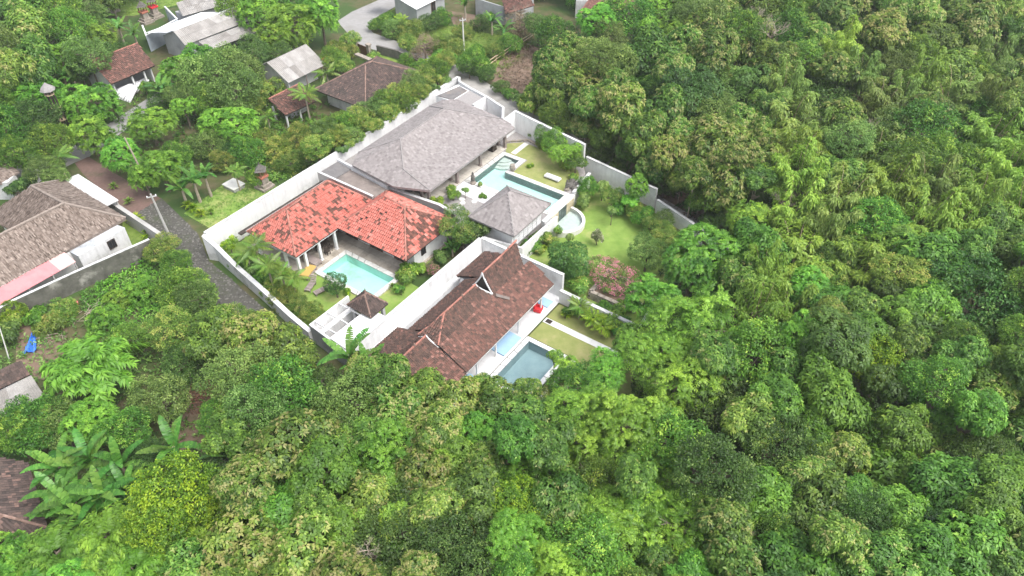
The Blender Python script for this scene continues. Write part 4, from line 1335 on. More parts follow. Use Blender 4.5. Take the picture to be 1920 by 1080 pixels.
# ------------------------------------------------------------------ the big grey-roofed villa
gv = thing('thatched_villa', 'long open-sided villa under a big smooth grey roof', 'house', W(57, -50, PZ), 0)
ze = 4.2
FL, FR_ = W(49.4, -45.35, ze), W(65.5, -45.45, ze)
KL, KR = W(50.0, -49.5, 5.0), W(65.7, -47.3, 4.65)
RL, RR = W(52.8, -52.2, 6.5), W(61.0, -52.5, 6.5)
BL1, BL2, EL = W(50.4, -56.7, 4.4), W(48.3, -55.7, ze), W(47.9, -49.2, 4.1)
BR2, BR1, ER = W(63.4, -57.0, 4.4), W(65.4, -56.7, 4.4), W(66.7, -55.3, 4.4)
sh = dict(tmean=0.5, tsd=0.2)
roof(gv, [([KL, KR, RR, RL], (0, 1), sh), ([FL, FR_, KR, KL], (0, 1), sh),
          ([BL2, EL, KL, RL], (0, 1), sh), ([EL, FL, KL], (0, 1), sh), ([BL1, BL2, RL], (0, 1), sh),
          ([BR2, BL1, RL, RR], (0, 1), sh), ([BR1, BR2, RR], (0, 1), sh), ([KR, ER, BR1, RR], (0, 1), sh)],
     'shingle', [[RL, RR], [RL, KL, FL], [RR, KR], [RL, BL1], [RR, BR2]], th=0.25)
body(gv, [p.xy for p in rect(49.6, 65.2, -56.3, -50.3)], PZ, 4.1)
m = MB(); m.bar(W(49.4, -45.45, 4.03), W(65.4, -45.55, 4.03), .1, .22); m.build('eave_board', M['white_clean'], gv)
columns(gv, [W(a, -46.3) for a in (50.2, 55.2, 59.6, 64.6)] + [W(50.2, -47.3), W(55.2, -47.3), W(64.6, -47.3)], PZ, 4.05, 0.3, 'wood')
for a in (52.5, 56, 59.5, 63): opening(gv, W(a, -50.22, PZ + .1), 2.2, 2.1, AX, 'sliding_door')
m = MB(); m.prism([(p.x, p.y) for p in rect(51.0, 58.5, -50.0, -47.9)], PZ + .02, PZ + 0.1); m.build('veranda_floor', M['dark'], gv)
# furniture on the veranda
def sofa(label, c, rz, L=2.0, mat='dark', cush='wood'):
    o = thing('sofa', label, 'sofa', c, rz)
    def pr(nm, x, y, z, sx, sy, sz, mt):
        b = MB(); b.box((x, y, z), sx, sy, sz); b.build(nm, M[mt]).parent = o
    pr('base', 0, 0, 0, L, .8, .3, mat); pr('seat', 0, -.04, .302, L - .2, .66, .14, cush); pr('backrest', 0, .36, .302, L, .14, .48, mat)
    for s in (-1, 1): pr('armrest', s * (L / 2 - .07), -.06, .302, .13, .62, .26, mat)
    return o
sofa('dark sofa on the veranda under the big grey roof, near its middle', W(57.5, -48.5, PZ + .1), AX)
sofa('dark sofa on the veranda under the right end of the big grey roof', W(63.2, -47.6, PZ + .03), AX + 1.57, 1.6)

# ------------------------------------------------------------------ small grey pavilion
pv = thing('pavilion', 'small pavilion with a pointed grey roof beside the long pool', 'house', W(51.6, -36.4, PZ))
s_, rd = hip_slopes(48.2, 55.0, -39.2, -33.5, 4.1, 51.3, 51.7, -36.4, -36.4, 6.4, {'all': sh})
roof(pv, s_, 'shingle', rd[1:], th=0.22)
body(pv, [p.xy for p in rect(49.0, 54.4, -38.6, -34.3)], PZ, 4.0)
for k in range(6):           # louvred white panels facing the lawn
    m = MB(); m.prism([(p.x, p.y) for p in rect(49.3 + k * .82, 50.05 + k * .82, -34.26, -34.2)], PZ + .15, 3.9); pnl = m.build('louvre_panel', M['white_clean'], pv)
    l = MB()
    for j in range(9): l.bar(W(49.36 + k * .82, -34.18, PZ + .3 + j * .24), W(49.99 + k * .82, -34.18, PZ + .3 + j * .24), .04, .05)
    l.build('louvres', M['white_old'], pnl)

# ------------------------------------------------------------------ red-tiled villa: two roofs
rv = thing('red_tiled_villa', 'L-shaped villa under two bright red clay tile roofs', 'house', W(41, -50, 0.13))
s1, rd1 = hip_slopes(34.4, 45.8, -57.4, -50.2, 2.8, 37.3, 43.3, -54.0, -54.3, 5.3, {'all': dict(tmean=.52, tsd=.12, dark=.22)})
s2, rd2 = hip_slopes(40.2, 48.2, -50.6, -40.9, 2.8, 44.6, 44.4, -47.3, -44.4, 5.35, {
    'left': dict(tmean=.52, tsd=.14, dark=.1), 'back': dict(tmean=.6, tsd=.1, dark=.08), 'front': dict(tmean=.6, tsd=.2, dark=.62), 'right': dict(tmean=.7, tsd=.2, dark=.1)})
roof(rv, s1, 'red', rd1)
roof(rv, s2, 'red', rd2)
body(rv, [p.xy for p in rect(36.0, 45.0, -56.6, -52.6)], 0.13, 2.7)
body(rv, [p.xy for p in rect(42.2, 47.4, -52.5, -41.7)], 0.13, 2.68)
m = MB(); m.bar(W(34.45, -50.27, 2.64), W(40.2, -50.27, 2.64), .08, .16); m.build('eave_board', M['white_clean'], rv)
m = MB(); m.bar(W(34.45, -57.3, 2.64), W(34.45, -50.27, 2.64), .08, .16); m.build('eave_board', M['white_clean'], rv)
m = MB(); m.bar(W(34.4, -57.55, 2.75), W(45.8, -57.55, 2.75), .26, .12); m.build('gutter', M['concrete'], rv)
m = MB(); strip_mb([W(34.0, -58.3), W(46, -58.2)], 2.4, .5, 2.25, m); m.build('rear_canopy', M['dark'], rv)
columns(rv, [W(34.75, -50.5), W(35.7, -50.5), W(37.6, -50.5), W(39.8, -50.5), W(34.75, -52.4), W(34.75, -56.6)], 0.13, 2.65, 0.26)
for a in (37.3, 39.6, 41.6): opening(rv, W(a, -52.55, .2), 1.6, 2.0, AX, 'door')
for b in (-50.6, -47, -43.6): opening(rv, W(42.15, b, .2), 1.7, 2.0, AX + 1.5708, 'door')
opening(rv, W(43.6, -41.62, 1.1), .6, .8, AX, 'window', 'dark')
# things on the pool deck
def daybed(label, c, rz, mat='wood', cush='wood', cat='daybed'):
    o = thing('daybed', label, cat, c, rz)
    b = MB(); b.box((0, 0, .28), 1.9, 1.0, .1); b.build('frame', M[mat]).parent = o
    b = MB(); b.box((0, 0, .382), 1.8, .92, .13); b.build('mattress', M[cush]).parent = o
    for x in (-.85, .85):
        for y in (-.42, .42):
            b = MB(); b.box((x, y, 0), .1, .1, .28); b.build('leg', M[mat]).parent = o
    return o
daybed('grey-purple daybed on the deck under the red roof corner', W(36.7, -50.9, .14), AX + 1.57)
daybed('low bed with yellow cushion under the red roof corner', W(35.2, -49.95, .14), AX + .3, 'wood', 'yellow')
def chair(label, c, rz, group=None):
    o = thing('dining_chair', label, 'chair', c, rz, group)
    b = MB(); b.box((0, 0, .42), .45, .45, .05); b.build('seat', M['dark']).parent = o
    b = MB(); b.box((0, .2, .472), .45, .04, .5); b.build('backrest', M['dark']).parent = o
    for x in (-.19, .19):
        for y in (-.19, .19):
            b = MB(); b.box((x, y, 0), .05, .05, .418); b.build('leg', M['dark']).parent = o
    return o
chair('dark chair on the deck under the red eave, nearer the roof corner', W(38.6, -50.6, .17), AX)
chair('dark chair on the deck under the red eave, nearer the inner corner', W(39.3, -50.9, .17), AX + .6)
tb = thing('dining_table', 'dark table on the deck under the red eave beside two chairs', 'table', W(38.9, -51.6, .17), AX)
b = MB(); b.box((0, 0, .72), 1.5, .85, .05); b.build('tabletop', M['dark']).parent = tb
for x in (-.65, .65):
    for y in (-.34, .34):
        b = MB(); b.box((x, y, 0), .07, .07, .718); b.build('leg', M['dark']).parent = tb
def lounger(label, c, rz, mat='wood', group=None, back=35, cush=None):
    o = thing('sun_lounger', label, 'sun lounger', c, rz, group)
    b = MB()
    for k in range(7): b.box((-.35 + k * .19 - .2, 0, .3), .17, .62, .04, tint=random.random())
    b.build('slatted_seat', M[mat]).parent = o
    b = MB(); a = R(back)
    for k in range(4):
        b.bar(Vector((.72 + math.cos(a) * (k * .19 + .1), -.31, .32 + math.sin(a) * (k * .19 + .1))), Vector((.72 + math.cos(a) * (k * .19 + .1), .31, .32 + math.sin(a) * (k * .19 + .1))), .17, .035, random.random())
    b.build('backrest', M[mat]).parent = o
    for y in (-.28, .28):
        b = MB(); b.bar((-.65, y, .275), (.8, y, .275), .05, .05); b.build('rail', M[mat]).parent = o
        for x in (-.55, .65):
            b = MB(); b.box((x, y, 0), .06, .06, .25); b.build('leg', M[mat]).parent = o
    return o
lounger('grey wooden lounger with raised back on the lawn, nearer the palms', P(582, 541, .02), R(75), back=55)
lounger('grey wooden lounger on the lawn, nearer the dark round bush', P(601, 549, .02), R(40), back=12)
wl = thing('sun_lounger', 'white lounger lying on the upper lawn beside the long pool', 'sun lounger', P(1036, 336, PZ + .02), R(-35))
b = MB(); b.box((0, 0, .2), 2.0, .7, .08); b.build('frame', M['white_clean']).parent = wl
b = MB(); b.box((0, 0, .282), 1.92, .64, .1); b.build('mattress', M['white_clean']).parent = wl
for x in (-.8, .8):
    for y in (-.28, .28):
        b = MB(); b.box((x, y, 0), .08, .08, .2); b.build('leg', M['wood']).parent = wl

# service court with white pergola beams
sc = thing('service_court', 'white walled court with beams over a dark floor, beside the small brown gate roof', 'building', W(31, -40.3))
wl_ = strip_mb([W(33.7, -42.5), W(28.95, -42.6), W(28.4, -37.3)], 2.2, .2, 0); wl_.build('court_wall', M['white'], sc)
for k in range(8):
    f0, f1 = k / 8 + .003, (k + 1) / 8 - .003
    a_, b_ = W(28.82, -42.5), W(28.29, -37.4)
    m = MB(); m.prism([(x.x, x.y) for x in [a_.lerp(b_, f0), a_.lerp(b_, f1), a_.lerp(b_, f1) - Vector((CA, SA, 0)) * .05, a_.lerp(b_, f0) - Vector((CA, SA, 0)) * .05]], .1, 2.26)
    m.build('grey_panel', M['grey_wall'], sc)
m = MB(); m.poly([[W(28.9, -42.4), W(28.5, -37.4), W(33.6, -37.4), W(33.6, -42.4)]], z=.05); m.build('court_floor', M['flat_roof'], sc)
m = MB(); m.prism([(p.x, p.y) for p in [W(28.6, -39.75), W(28.45, -37.3), W(33.5, -37.3), W(33.4, -39.6)]], 2.2, 2.42); m.build('flat_roof', M['white_clean'], sc)
m = MB(); m.prism([(p.x, p.y) for p in [W(29.0, -42.3), W(28.95, -41.75), W(33.5, -41.7), W(33.6, -42.3)]], 0.06, 1.1); m.build('counter', M['white'], sc)
for a in (29.4, 30.9, 32.4): bar_part(sc, 'beam', W(a, -42.5, 2.26), W(a, -39.7, 2.26), .1, .12, 'white_clean')
bar_part(sc, 'beam', W(28.8, -41.0, 2.34), W(33.6, -41.0, 2.34), .1, .1, 'white_clean')
ac = thing('air_conditioner', 'round-fan outdoor unit on the dark floor of the white court', 'air conditioner', W(32.2, -40.1, .06), AX)
b = MB(); b.box((0, 0, 0), .9, .4, .62); b.build('housing', M['steel']).parent = ac
b = MB(); b.tube([(0, -.2, .32), (0, -.235, .32)], .26, 14); b.build('fan_grille', M['dark']).parent = ac
gt = thing('gate_pavilion', 'small square gate pavilion with a brown hipped tile roof by the red villa pool', 'pavilion', W(33.4, -39.9))
s_, rd = hip_slopes(32.4, 34.7, -41.3, -38.3, 2.7, 33.4, 33.7, -39.8, -39.8, 4.0, {'all': dict(tmean=.35, tsd=.15)})
roof(gt, s_, 'dark', (), name='roof')
rg = MB()
for pth in rd[1:]: rg.tube([pth[0], pth[1]], [.1, .08], 6, random.random())
rg.lathe(W(33.55, -39.8, 3.95), [(.12, 0), (.16, .12), (.07, .25), (.1, .36), (.02, .75)], 8); rg.build('ridge_finial', M['ridge_dark'], gt)
for a in (32.8, 34.3):
    for b_ in (-40.9, -38.7):
        m = MB(); m.box(W(a, b_, 0), .3, .3, 2.7, AX); m.build('post', M['white_old'], gt)

# ------------------------------------------------------------------ brown stepped-roof villa
jv = thing('brown_tiled_villa', 'long villa under a stepped brown clay tile roof with curved gables', 'house', W(38, -30.5, .03))
lo = dict(tmean=.6, tsd=.16); up = dict(tmean=.38, tsd=.16); bk = dict(tmean=.34, tsd=.15)  # steep slopes tinted darker: their weaker light is put into the tile colour
zb, zE = 4.15, 2.6
bE, bB, bR, bK, bX = -27.25, -30.15, -31.25, -32.35, -34.3
def curve(a, zr, n=4):       # concave steep slope from ridge to break line
    return [W(a, bR + (bB - bR) * f, zr + (zb - zr) * (f ** 0.72)) for f in [i / n for i in range(n + 1)]]
S = []
# lower sweep, right / middle / left lengths
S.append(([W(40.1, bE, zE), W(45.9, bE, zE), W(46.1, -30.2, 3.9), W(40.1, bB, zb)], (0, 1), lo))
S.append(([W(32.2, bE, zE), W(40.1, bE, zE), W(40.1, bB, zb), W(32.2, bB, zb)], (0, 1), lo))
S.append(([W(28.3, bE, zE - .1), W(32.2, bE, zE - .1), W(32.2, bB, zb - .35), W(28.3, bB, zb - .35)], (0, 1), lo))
def steep(a0, a1, zr, z_b, a0b=None, a1b=None, back=True, a1r=None):
    a0b = a0 if a0b is None else a0b; a1b = a1 if a1b is None else a1b
    n = 4
    for i in range(n):
        f0, f1 = i / n, (i + 1) / n
        g = lambda f: zr + (z_b - zr) * (f ** 0.72)
        w = lambda s, e, f: s + (e - s) * f
        S.append(([W(w(a0, a0b, f1), bR + (bB - bR) * f1, g(f1)), W(w(a1, a1b, f1), bR + (bB - bR) * f1, g(f1)), W(w(a1, a1b, f0), bR + (bB - bR) * f0, g(f0)), W(w(a0, a0b, f0), bR + (bB - bR) * f0, g(f0))], (0, 1), up))
        if back:
            S.append(([W(w(a1, a1b, f1), bR + (bK - bR) * f1, g(f1)), W(w(a0, a0b, f1), bR + (bK - bR) * f1, g(f1)), W(w(a0, a0b, f0), bR + (bK - bR) * f0, g(f0)), W(w(a1, a1b, f0), bR + (bK - bR) * f0, g(f0))], (0, 1), bk))
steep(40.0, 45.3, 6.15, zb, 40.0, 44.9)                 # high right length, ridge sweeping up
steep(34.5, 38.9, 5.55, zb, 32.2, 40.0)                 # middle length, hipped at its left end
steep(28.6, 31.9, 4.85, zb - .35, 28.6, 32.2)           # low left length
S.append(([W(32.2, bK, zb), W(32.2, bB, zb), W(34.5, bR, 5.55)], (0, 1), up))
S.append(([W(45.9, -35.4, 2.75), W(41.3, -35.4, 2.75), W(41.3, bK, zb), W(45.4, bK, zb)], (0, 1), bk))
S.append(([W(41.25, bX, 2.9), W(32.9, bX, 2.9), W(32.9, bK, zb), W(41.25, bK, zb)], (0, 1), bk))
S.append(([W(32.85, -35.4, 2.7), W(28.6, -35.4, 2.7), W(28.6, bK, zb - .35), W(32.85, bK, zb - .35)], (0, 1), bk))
rdg = [[W(40.0, bR, 6.15), W(43, bR, 6.2), W(45.3, bR, 6.4)], [W(34.5, bR, 5.55), W(38.9, bR, 5.55)], [W(28.6, bR, 4.85), W(31.9, bR, 4.85)],
       [W(34.5, bR, 5.57), W(33.3, -30.75, 4.75), W(32.2, bB, zb + .03)], [W(34.5, bR, 5.57), W(33.3, -31.75, 4.75), W(32.2, bK, zb + .03)]]
roof(jv, S, 'brown', rdg, th=0.1)
# white verge boards where the roof steps
for a, zr, z_b, nm in ((39.98, 6.2, zb, 'bargeboard'), (38.9, 5.6, zb + .05, 'verge'), (31.95, 4.9, zb - .3, 'verge')):
    for bb in (bB, bK):
        m = MB()
        ptsv = [W(a - (0 if nm == 'bargeboard' else -1.05 * f if a > 35 else -.25 * f), bR + (bb - bR) * f, zr + (z_b - zr) * (f ** 0.72) + .02) for f in [i / 6 for i in range(7)]]
        for p_, q_ in zip(ptsv, ptsv[1:]): m.bar(p_, q_, .11, .12)
        m.build(nm, M['white_clean'], jv)
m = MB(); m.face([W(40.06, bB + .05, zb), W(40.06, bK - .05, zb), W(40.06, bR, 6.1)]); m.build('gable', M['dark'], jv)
m = MB(); m.bar(W(40.1, bB + .3, zb + .02), W(40.9, -28.9, 3.62), .4, .03); m.build('valley_flashing', M['flat_roof2'], jv)
for a in (44, 37, 30.5):
    m = MB(); m.lathe(W(a, bR, 6.2 if a > 40 else 5.6 if a > 33 else 4.9), [(.12, 0), (.14, .12), (.05, .3)], 6); m.build('ridge_ornament', M['ridge_dark'], jv)
body(jv, [p.xy for p in rect(29, 45.3, -34.2, -30.1)], .03, 2.7)
body(jv, [p.xy for p in rect(41.5, 45.7, -35.2, -34.21)], .03, 2.6)
body(jv, [p.xy for p in rect(29, 32.6, -35.2, -34.21)], .03, 2.55)
m = MB(); m.bar(W(28.4, bE - .06, 2.46), W(45.9, bE - .06, 2.46), .1, .2); m.build('eave_board', M['white_clean'], jv)
columns(jv, [W(a, -27.7) for a in (30.5, 34.2, 37.0, 40.6, 44.4)], .06, 2.45, .14)
for a in (32, 35.5, 39, 42.5): opening(jv, W(a, -30.02, .1), 1.8, 2.1, AX, 'door', 'white_clean')
def blue_panel(label, a0, a1, b0, b1):  # thin pale blue box with white edge bars, flat on the terrace
    o = thing('floor_panel', label, 'mattress', W((a0 + a1) / 2, (b0 + b1) / 2, .064), AX, 'pale blue panels on the white terrace')
    b = MB(); b.box((0, 0, 0), a1 - a0, b1 - b0, .16); b.build('pad', M['sky_blue']).parent = o
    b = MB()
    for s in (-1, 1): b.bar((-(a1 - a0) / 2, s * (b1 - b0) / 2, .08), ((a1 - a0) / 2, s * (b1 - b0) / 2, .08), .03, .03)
    b.build('edge_bar', M['white_clean']).parent = o
blue_panel('pale blue panel on the white terrace, beside the red chair', 45.0, 46.0, -28.6, -27.3)
blue_panel('pale blue panel under the middle of the brown eave', 37.4, 40.2, -28.5, -27.05)
blue_panel('pale blue panel at the lower end of the white terrace, beside leaves', 32.2, 33.9, -28.4, -26.9)
rc = thing('armchair', 'bright red armchair on the white terrace under the brown eave', 'armchair', W(44.2, -27.85, .064), AX + .2)
rc.scale = (.82, .82, .82)
b = MB(); b.box((0, 0, .12), .95, .9, .28); b.build('seat', M['red']).parent = rc
b = MB(); b.box((0, .36, .402), .95, .2, .5); b.build('backrest', M['red']).parent = rc
for s in (-1, 1):
    b = MB(); b.box((s * .4, -.06, .402), .16, .62, .2); b.build('armrest', M['red']).parent = rc
    for y in (-.36, .36):
        b = MB(); b.box((s * .38, y, 0), .07, .07, .12); b.build('leg', M['dark']).parent = rc
# ------------------------------------------------------------------ thatched house on the left
M['stained'] = surf('stained_blue_grey_render', (0.40, 0.42, 0.45), (0.55, 0.57, 0.60), 1.2, 0.85, (0.25, 0.26, 0.27), 0.6, (0.5, 0.7))
th = thing('thatched_house', 'large house with shaggy brown thatch and a long pink awning, at the left', 'house', W(22, -73))
t_ = dict(tmean=.5, tsd=.24, keep=.95)
zr = 5.4
e0, e1, e2, e3 = W(9, -70.2, 2.6), W(28.75, -70.1, 2.6), W(29.0, -82.2, 2.6), W(20.4, -82.6, 2.6)
r0, r1, r2 = W(9, -73.6, zr), W(24.9, -73.3, zr), W(24.7, -79, zr)
iv = W(20.6, -76.6, 2.9)
ii = W(9, -76.6, 2.9)
roof(th, [([e0, e1, r1, r0], (0, 1), t_), ([e1, e2, r2, r1], (0, 1), t_), ([e2, e3, r2], (0, 1), t_),
          ([e3, iv, r1, r2], (0, 1), dict(tmean=.32, tsd=.2)), ([iv, ii, r0, r1], (0, 1), t_)], 'thatch',
     [[r0, r1], [r1, r2], [r1, e1], [r2, e2], [r1, iv]], th=.3)
body(th, [p.xy for p in rect(9, 27.7, -76, -70.15)], 0, 2.6)
body(th, [p.xy for p in rect(21.2, 28.2, -81.9, -76.01)], 0, 2.58)
m = MB(); m.prism([(p.x, p.y) for p in [W(22.3, -70.2), W(27.6, -70.1), W(27.8, -69.0), W(22.4, -68.8)]], 0, 2.25); m.build('lean_to_wall', M['white_old'], th)
m = MB(); m.prism([(p.x, p.y) for p in [W(22.25, -70.25), W(27.65, -70.15), W(27.85, -69.05), W(22.35, -68.85)]], 2.26, 2.32); m.build('lean_to_roof', M['stained'], th)
opening(th, W(25.9, -68.86, 1.0), .75, .95, AX, 'window', 'dark')
for k in range(14):            # pink awning, one bay after another; the end bays are faded
    a0, a1 = 10.2 + k * .83, 10.2 + k * .83 + .82
    m = MB()
    q = [W(a0, -68.35, 2.15), W(a1, -68.35, 2.15), W(a1, -70.35, 2.62), W(a0, -70.35, 2.62)]
    m.face(q); m.face([p - Vector((0, 0, .04)) for p in q][::-1])
    m.build('awning_sheet', M['pink_pale' if k > 11 else 'pink'], th)
for a in (12, 14.6, 17, 19.4, 21.7):
    m = MB(); m.box(W(a, -68.5, 0), .12, .12, 2.1, AX); m.build('awning_post', M['concrete'], th)
wp = thing('carport', 'white flat-roofed carport along the red earth lane', 'carport', W(29.6, -78))
m = MB(); m.prism([(p.x, p.y) for p in [W(28.95, -82.4), W(28.7, -73.9), W(30.3, -73.8), W(30.7, -82.1)]], 2.4, 2.52, bottom=True); m.build('roof', M['white_old'], wp)
for b_ in (-82, -78, -74.1):
    m = MB(); m.box(W(30.2, b_, 0), .15, .15, 2.4, AX); m.build('post', M['concrete'], wp)
wall('dark mossy concrete wall below the pink awning', [W(7, -68.0), W(15, -67.95), W(21.2, -66.9), W(28.2, -65.5)], 2.2, .2, mat='moss_wall', cap='white_old')
wall('grey concrete wall between the thatched house and the cobbled lane', [W(30.6, -82.0), W(30.1, -75), W(29.6, -65.6)], 1.9, .45, mat='concrete', cap=None)
sheet('courtyard', [W(14, -81), W(14, -76.7), W(20.4, -76.7), W(20.2, -81)], .02, 'lawn_green')
pave('courtyard_paving', [W(14, -78.4), W(14, -77.2), W(18, -77.2), W(18, -78.4)], .03, .6, .6, 'coping')
m = thing('thatched_hut', 'corner of a smaller thatched roof at the left picture edge', 'house', P(2, 325))
g = P(-12, 322, 3.2)
s_ = []
c_ = [P(-40, 340, 2.3), P(0, 345, 2.3), P(36, 322, 2.3), P(0, 300, 2.3), P(-50, 310, 2.3)]
for i in range(5):
    if (c_[(i + 1) % 5] - c_[i]).length > .1: s_.append(([c_[i], c_[(i + 1) % 5], g], (0, 1), t_))
roof(m, s_, 'thatch', (), th=.2)
body(m, [(g.x + dx, g.y + dy) for dx, dy in ((-2.2, -.9), (1.6, -.9), (1.6, .9), (-2.2, .9))], 0, 2.3, 'white_old')

# ------------------------------------------------------------------ village houses at the top
h = thing('farmhouse', 'small farmhouse with a red-brown tile roof and white sheets in front', 'house', W(49.5, -102))
tt = dict(tmean=.58, tsd=.16)
zr = 4.6
A0, A1, B0, B1 = W(46.0, -99.1, 2.4), W(52.9, -99.1, 2.4), W(46.2, -102.9, zr), W(53.4, -102.7, zr)
C0, C1 = W(46.2, -106.4, 2.4), W(53.4, -106.4, 2.4)
roof(h, [([A0, A1, B1, B0], (0, 1), tt), ([C1, C0, B0, B1], (0, 1), tt)], 'brown', [[B0, B1]])
m = MB(); m.prism([(p.x, p.y) for p in rect(46.5, 46.7, -106, -99.8)], 0, 2.4); m.face([W(46.49, -106, 2.4), W(46.49, -99.8, 2.4), W(46.49, -102.9, 4.5)]); m.build('gable_wall', M['white_old'], h)
body(h, [p.xy for p in rect(46.71, 52.6, -106, -101.6)], 0, 2.4, 'grey_wall')
m = MB(); m.prism([(p.x, p.y) for p in rect(52.3, 52.5, -101.5, -99.6)], 0, 2.3); m.build('side_wall', M['white_old'], h)
columns(h, [W(49.3, -99.5), W(51.2, -99.5)], 0, 2.4, .22)
ROLL = MB()
for i in range(9):
    f = i / 8
    ROLL.tube([(-.9 + f * 1.8, .1 * math.sin(i), 0.25), (-.55 + f * 1.1, .35, .62), (-.35 + f * .7, .9, .72)], [.10, .16, .12], 6)
for i, (px, py, s) in enumerate([(238, 182, 2.0), (254, 168, 1.3), (268, 160, 1.1), (222, 176, 1.0)]):
    o = thing('white_sheet', ('largest heap of white plastic sheet spilling out in front of the farmhouse', 'middle bundle of white plastic sheet under the farmhouse eave', 'bundle of white plastic sheet nearest the right end of the farmhouse', 'bundle of white plastic sheet nearest the left end of the farmhouse')[i], 'plastic sheet', P(px, py), R(-30), 'white plastic sheets by the farmhouse')
    x = MB()
    for k in range(8):
        f = k / 7
        x.tube([((-.9 + f * 1.8) * s, -.5 * s, .06), ((-.75 + f * 1.5) * s, .0, (.3 + .1 * math.sin(k * 2)) * s), ((-.4 + f * .8) * s, .8 * s, .5 * s)], [.07 * s, .15 * s, .09 * s], 6)
    x.build('folds', M['plastic_white'], None, smooth=True).parent = o

h = thing('long_shed', 'long shed under grey corrugated sheets with a white rear slope', 'shed', W(65, -102))
q = [W(59, -100.2, 2.9), W(72.2, -99.4, 2.9), W(70.3, -102.2, 4.4), W(59.2, -102.5, 4.4)]
corrugated(h, q, 11)
corrugated(h, [W(68.2, -108.2, 3.0), W(58.3, -108.6, 3.0), W(58.5, -102.9, 4.36), W(68, -102.6, 4.36)], 9, 'corr_white')
corrugated(h, [W(61, -97.4, 2.1), W(71.6, -96.6, 2.1), W(71.8, -99.2, 2.75), W(61.2, -100, 2.75)], 9)
m = MB(); m.prism([(p.x, p.y) for p in [W(59.4, -106), W(59.4, -100.5), W(71.5, -99.8), W(68, -106)]], 0, 2.85); m.face([W(59.39, -106, 2.85), W(59.39, -100.5, 2.85), W(59.39, -102.5, 4.3)]); m.build('wall', M['grey_wall'], h)
m = MB(); m.bar(W(59.1, -102.55, 4.46), W(70.4, -102.3, 4.46), .22, .1); m.build('ridge_cap', M['corr_white'], h)
h = thing('annexe_shed', 'lower grey corrugated shed behind the pale blue walled shrine court', 'shed', W(70, -112))
corrugated(h, [W(66, -110.2, 2.6), W(75, -108, 2.6), W(76.5, -112.6, 3.5), W(67.6, -113.6, 3.5)], 8)
body(h, [p.xy for p in [W(66.6, -113), W(66.6, -110.4), W(74.6, -108.4), W(75.6, -112)]], 0, 2.55, 'grey_wall')
wall('pale blue wall around the two house shrines', [W(60.5, -113), W(58.3, -108.75), W(64.9, -110.2), W(67.2, -116.6)], [2.4, 2.6, 2.6, 2.4], .18, mat='blue_wall', cap='white_clean')

def shrine(label, px, py, s=1.0, cloth='red', name='shrine'):
    c = P(px, py)
    o = thing(name, label, 'shrine', c, AX)
    b = MB(); b.box((0, 0, 0), 1.5 * s, 1.5 * s, .3 * s); b.box((0, 0, .301 * s), 1.1 * s, 1.1 * s, .3 * s); b.build('stepped_base', M['old_stone']).parent = o
    b = MB(); b.box((0, 0, .602 * s), .75 * s, .75 * s, .75 * s); b.build('body', M['old_stone']).parent = o
    b = MB(); b.box((0, 0, 1.355 * s), .95 * s, .95 * s, .18 * s); b.build('altar_cloth', M[cloth]).parent = o
    for x in (-.35, .35):
        for y in (-.35, .35):
            b = MB(); b.box((x * s, y * s, 1.536 * s), .09 * s, .09 * s, .62 * s); b.build('post', M['brown_wood']).parent = o
    b = MB()
    for r_, z_ in ((.78, 2.157), (.55, 2.36), (.3, 2.56)): b.lathe((0, 0, z_ * s), [(r_ * s, 0), (r_ * s * .55, .2 * s)], 4)
    b.lathe((0, 0, 2.75 * s), [(.08 * s, 0), (.02, .35 * s)], 6)
    b.build('tiered_roof', M['statue']).parent = o
    return o
M['faded_red'] = surf('faded_red_cloth', (0.35, 0.12, 0.08), (0.45, 0.18, 0.12), 4, 0.8)
shrine('stone shrine with red altar between the long white wall and the small green plot', 497, 352, 1.15, 'faded_red')
shrine('carved shrine with red altar in the pale blue court, left one', 275, 42, 1.25, 'faded_red')
shrine('carved shrine with red altar in the pale blue court, right one', 293, 33, 1.3, 'red')
shrine('lone dark shrine on the grass left of the pale blue court', 213, 22, 1.1, 'old_stone')
bx = thing('tank_cover', 'pale concrete tank lid at the corner of the small green plot', 'tank', P(440, 352), R(55 - 90))
b = MB(); b.box((0, 0, 0), 1.9, 1.5, .45); b.build('tank_wall', M['concrete']).parent = bx
b = MB(); b.box((0, 0, .452), 2.1, 1.7, .1); b.build('lid', M['coping']).parent = bx

h = thing('grey_roofed_shed', 'shed with a pale grey corrugated roof and white gable wall', 'shed', W(63, -82))
corrugated(h, [W(60.0, -79.3, 2.5), W(67.0, -79.2, 2.5), W(67.0, -82.8, 4.6), W(59.8, -82.8, 4.6)], 7)
corrugated(h, [W(67.0, -86.4, 2.5), W(59.8, -86.4, 2.5), W(59.8, -82.85, 4.58), W(67.0, -82.85, 4.58)], 7)
m = MB(); m.prism([(p.x, p.y) for p in rect(60.3, 66.6, -86, -81.0)], 0, 2.9); m.prism([(p.x, p.y) for p in rect(60.3, 60.5, -80.98, -79.8)], 0, 2.5); m.face([W(60.29, -86, 2.9), W(60.29, -81.0, 2.9), W(60.29, -82.8, 4.5)]); m.build('wall', M['white_old'], h)
columns(h, [W(63.4, -79.6), W(66.4, -79.6)], 0, 2.5, .15, 'wood')

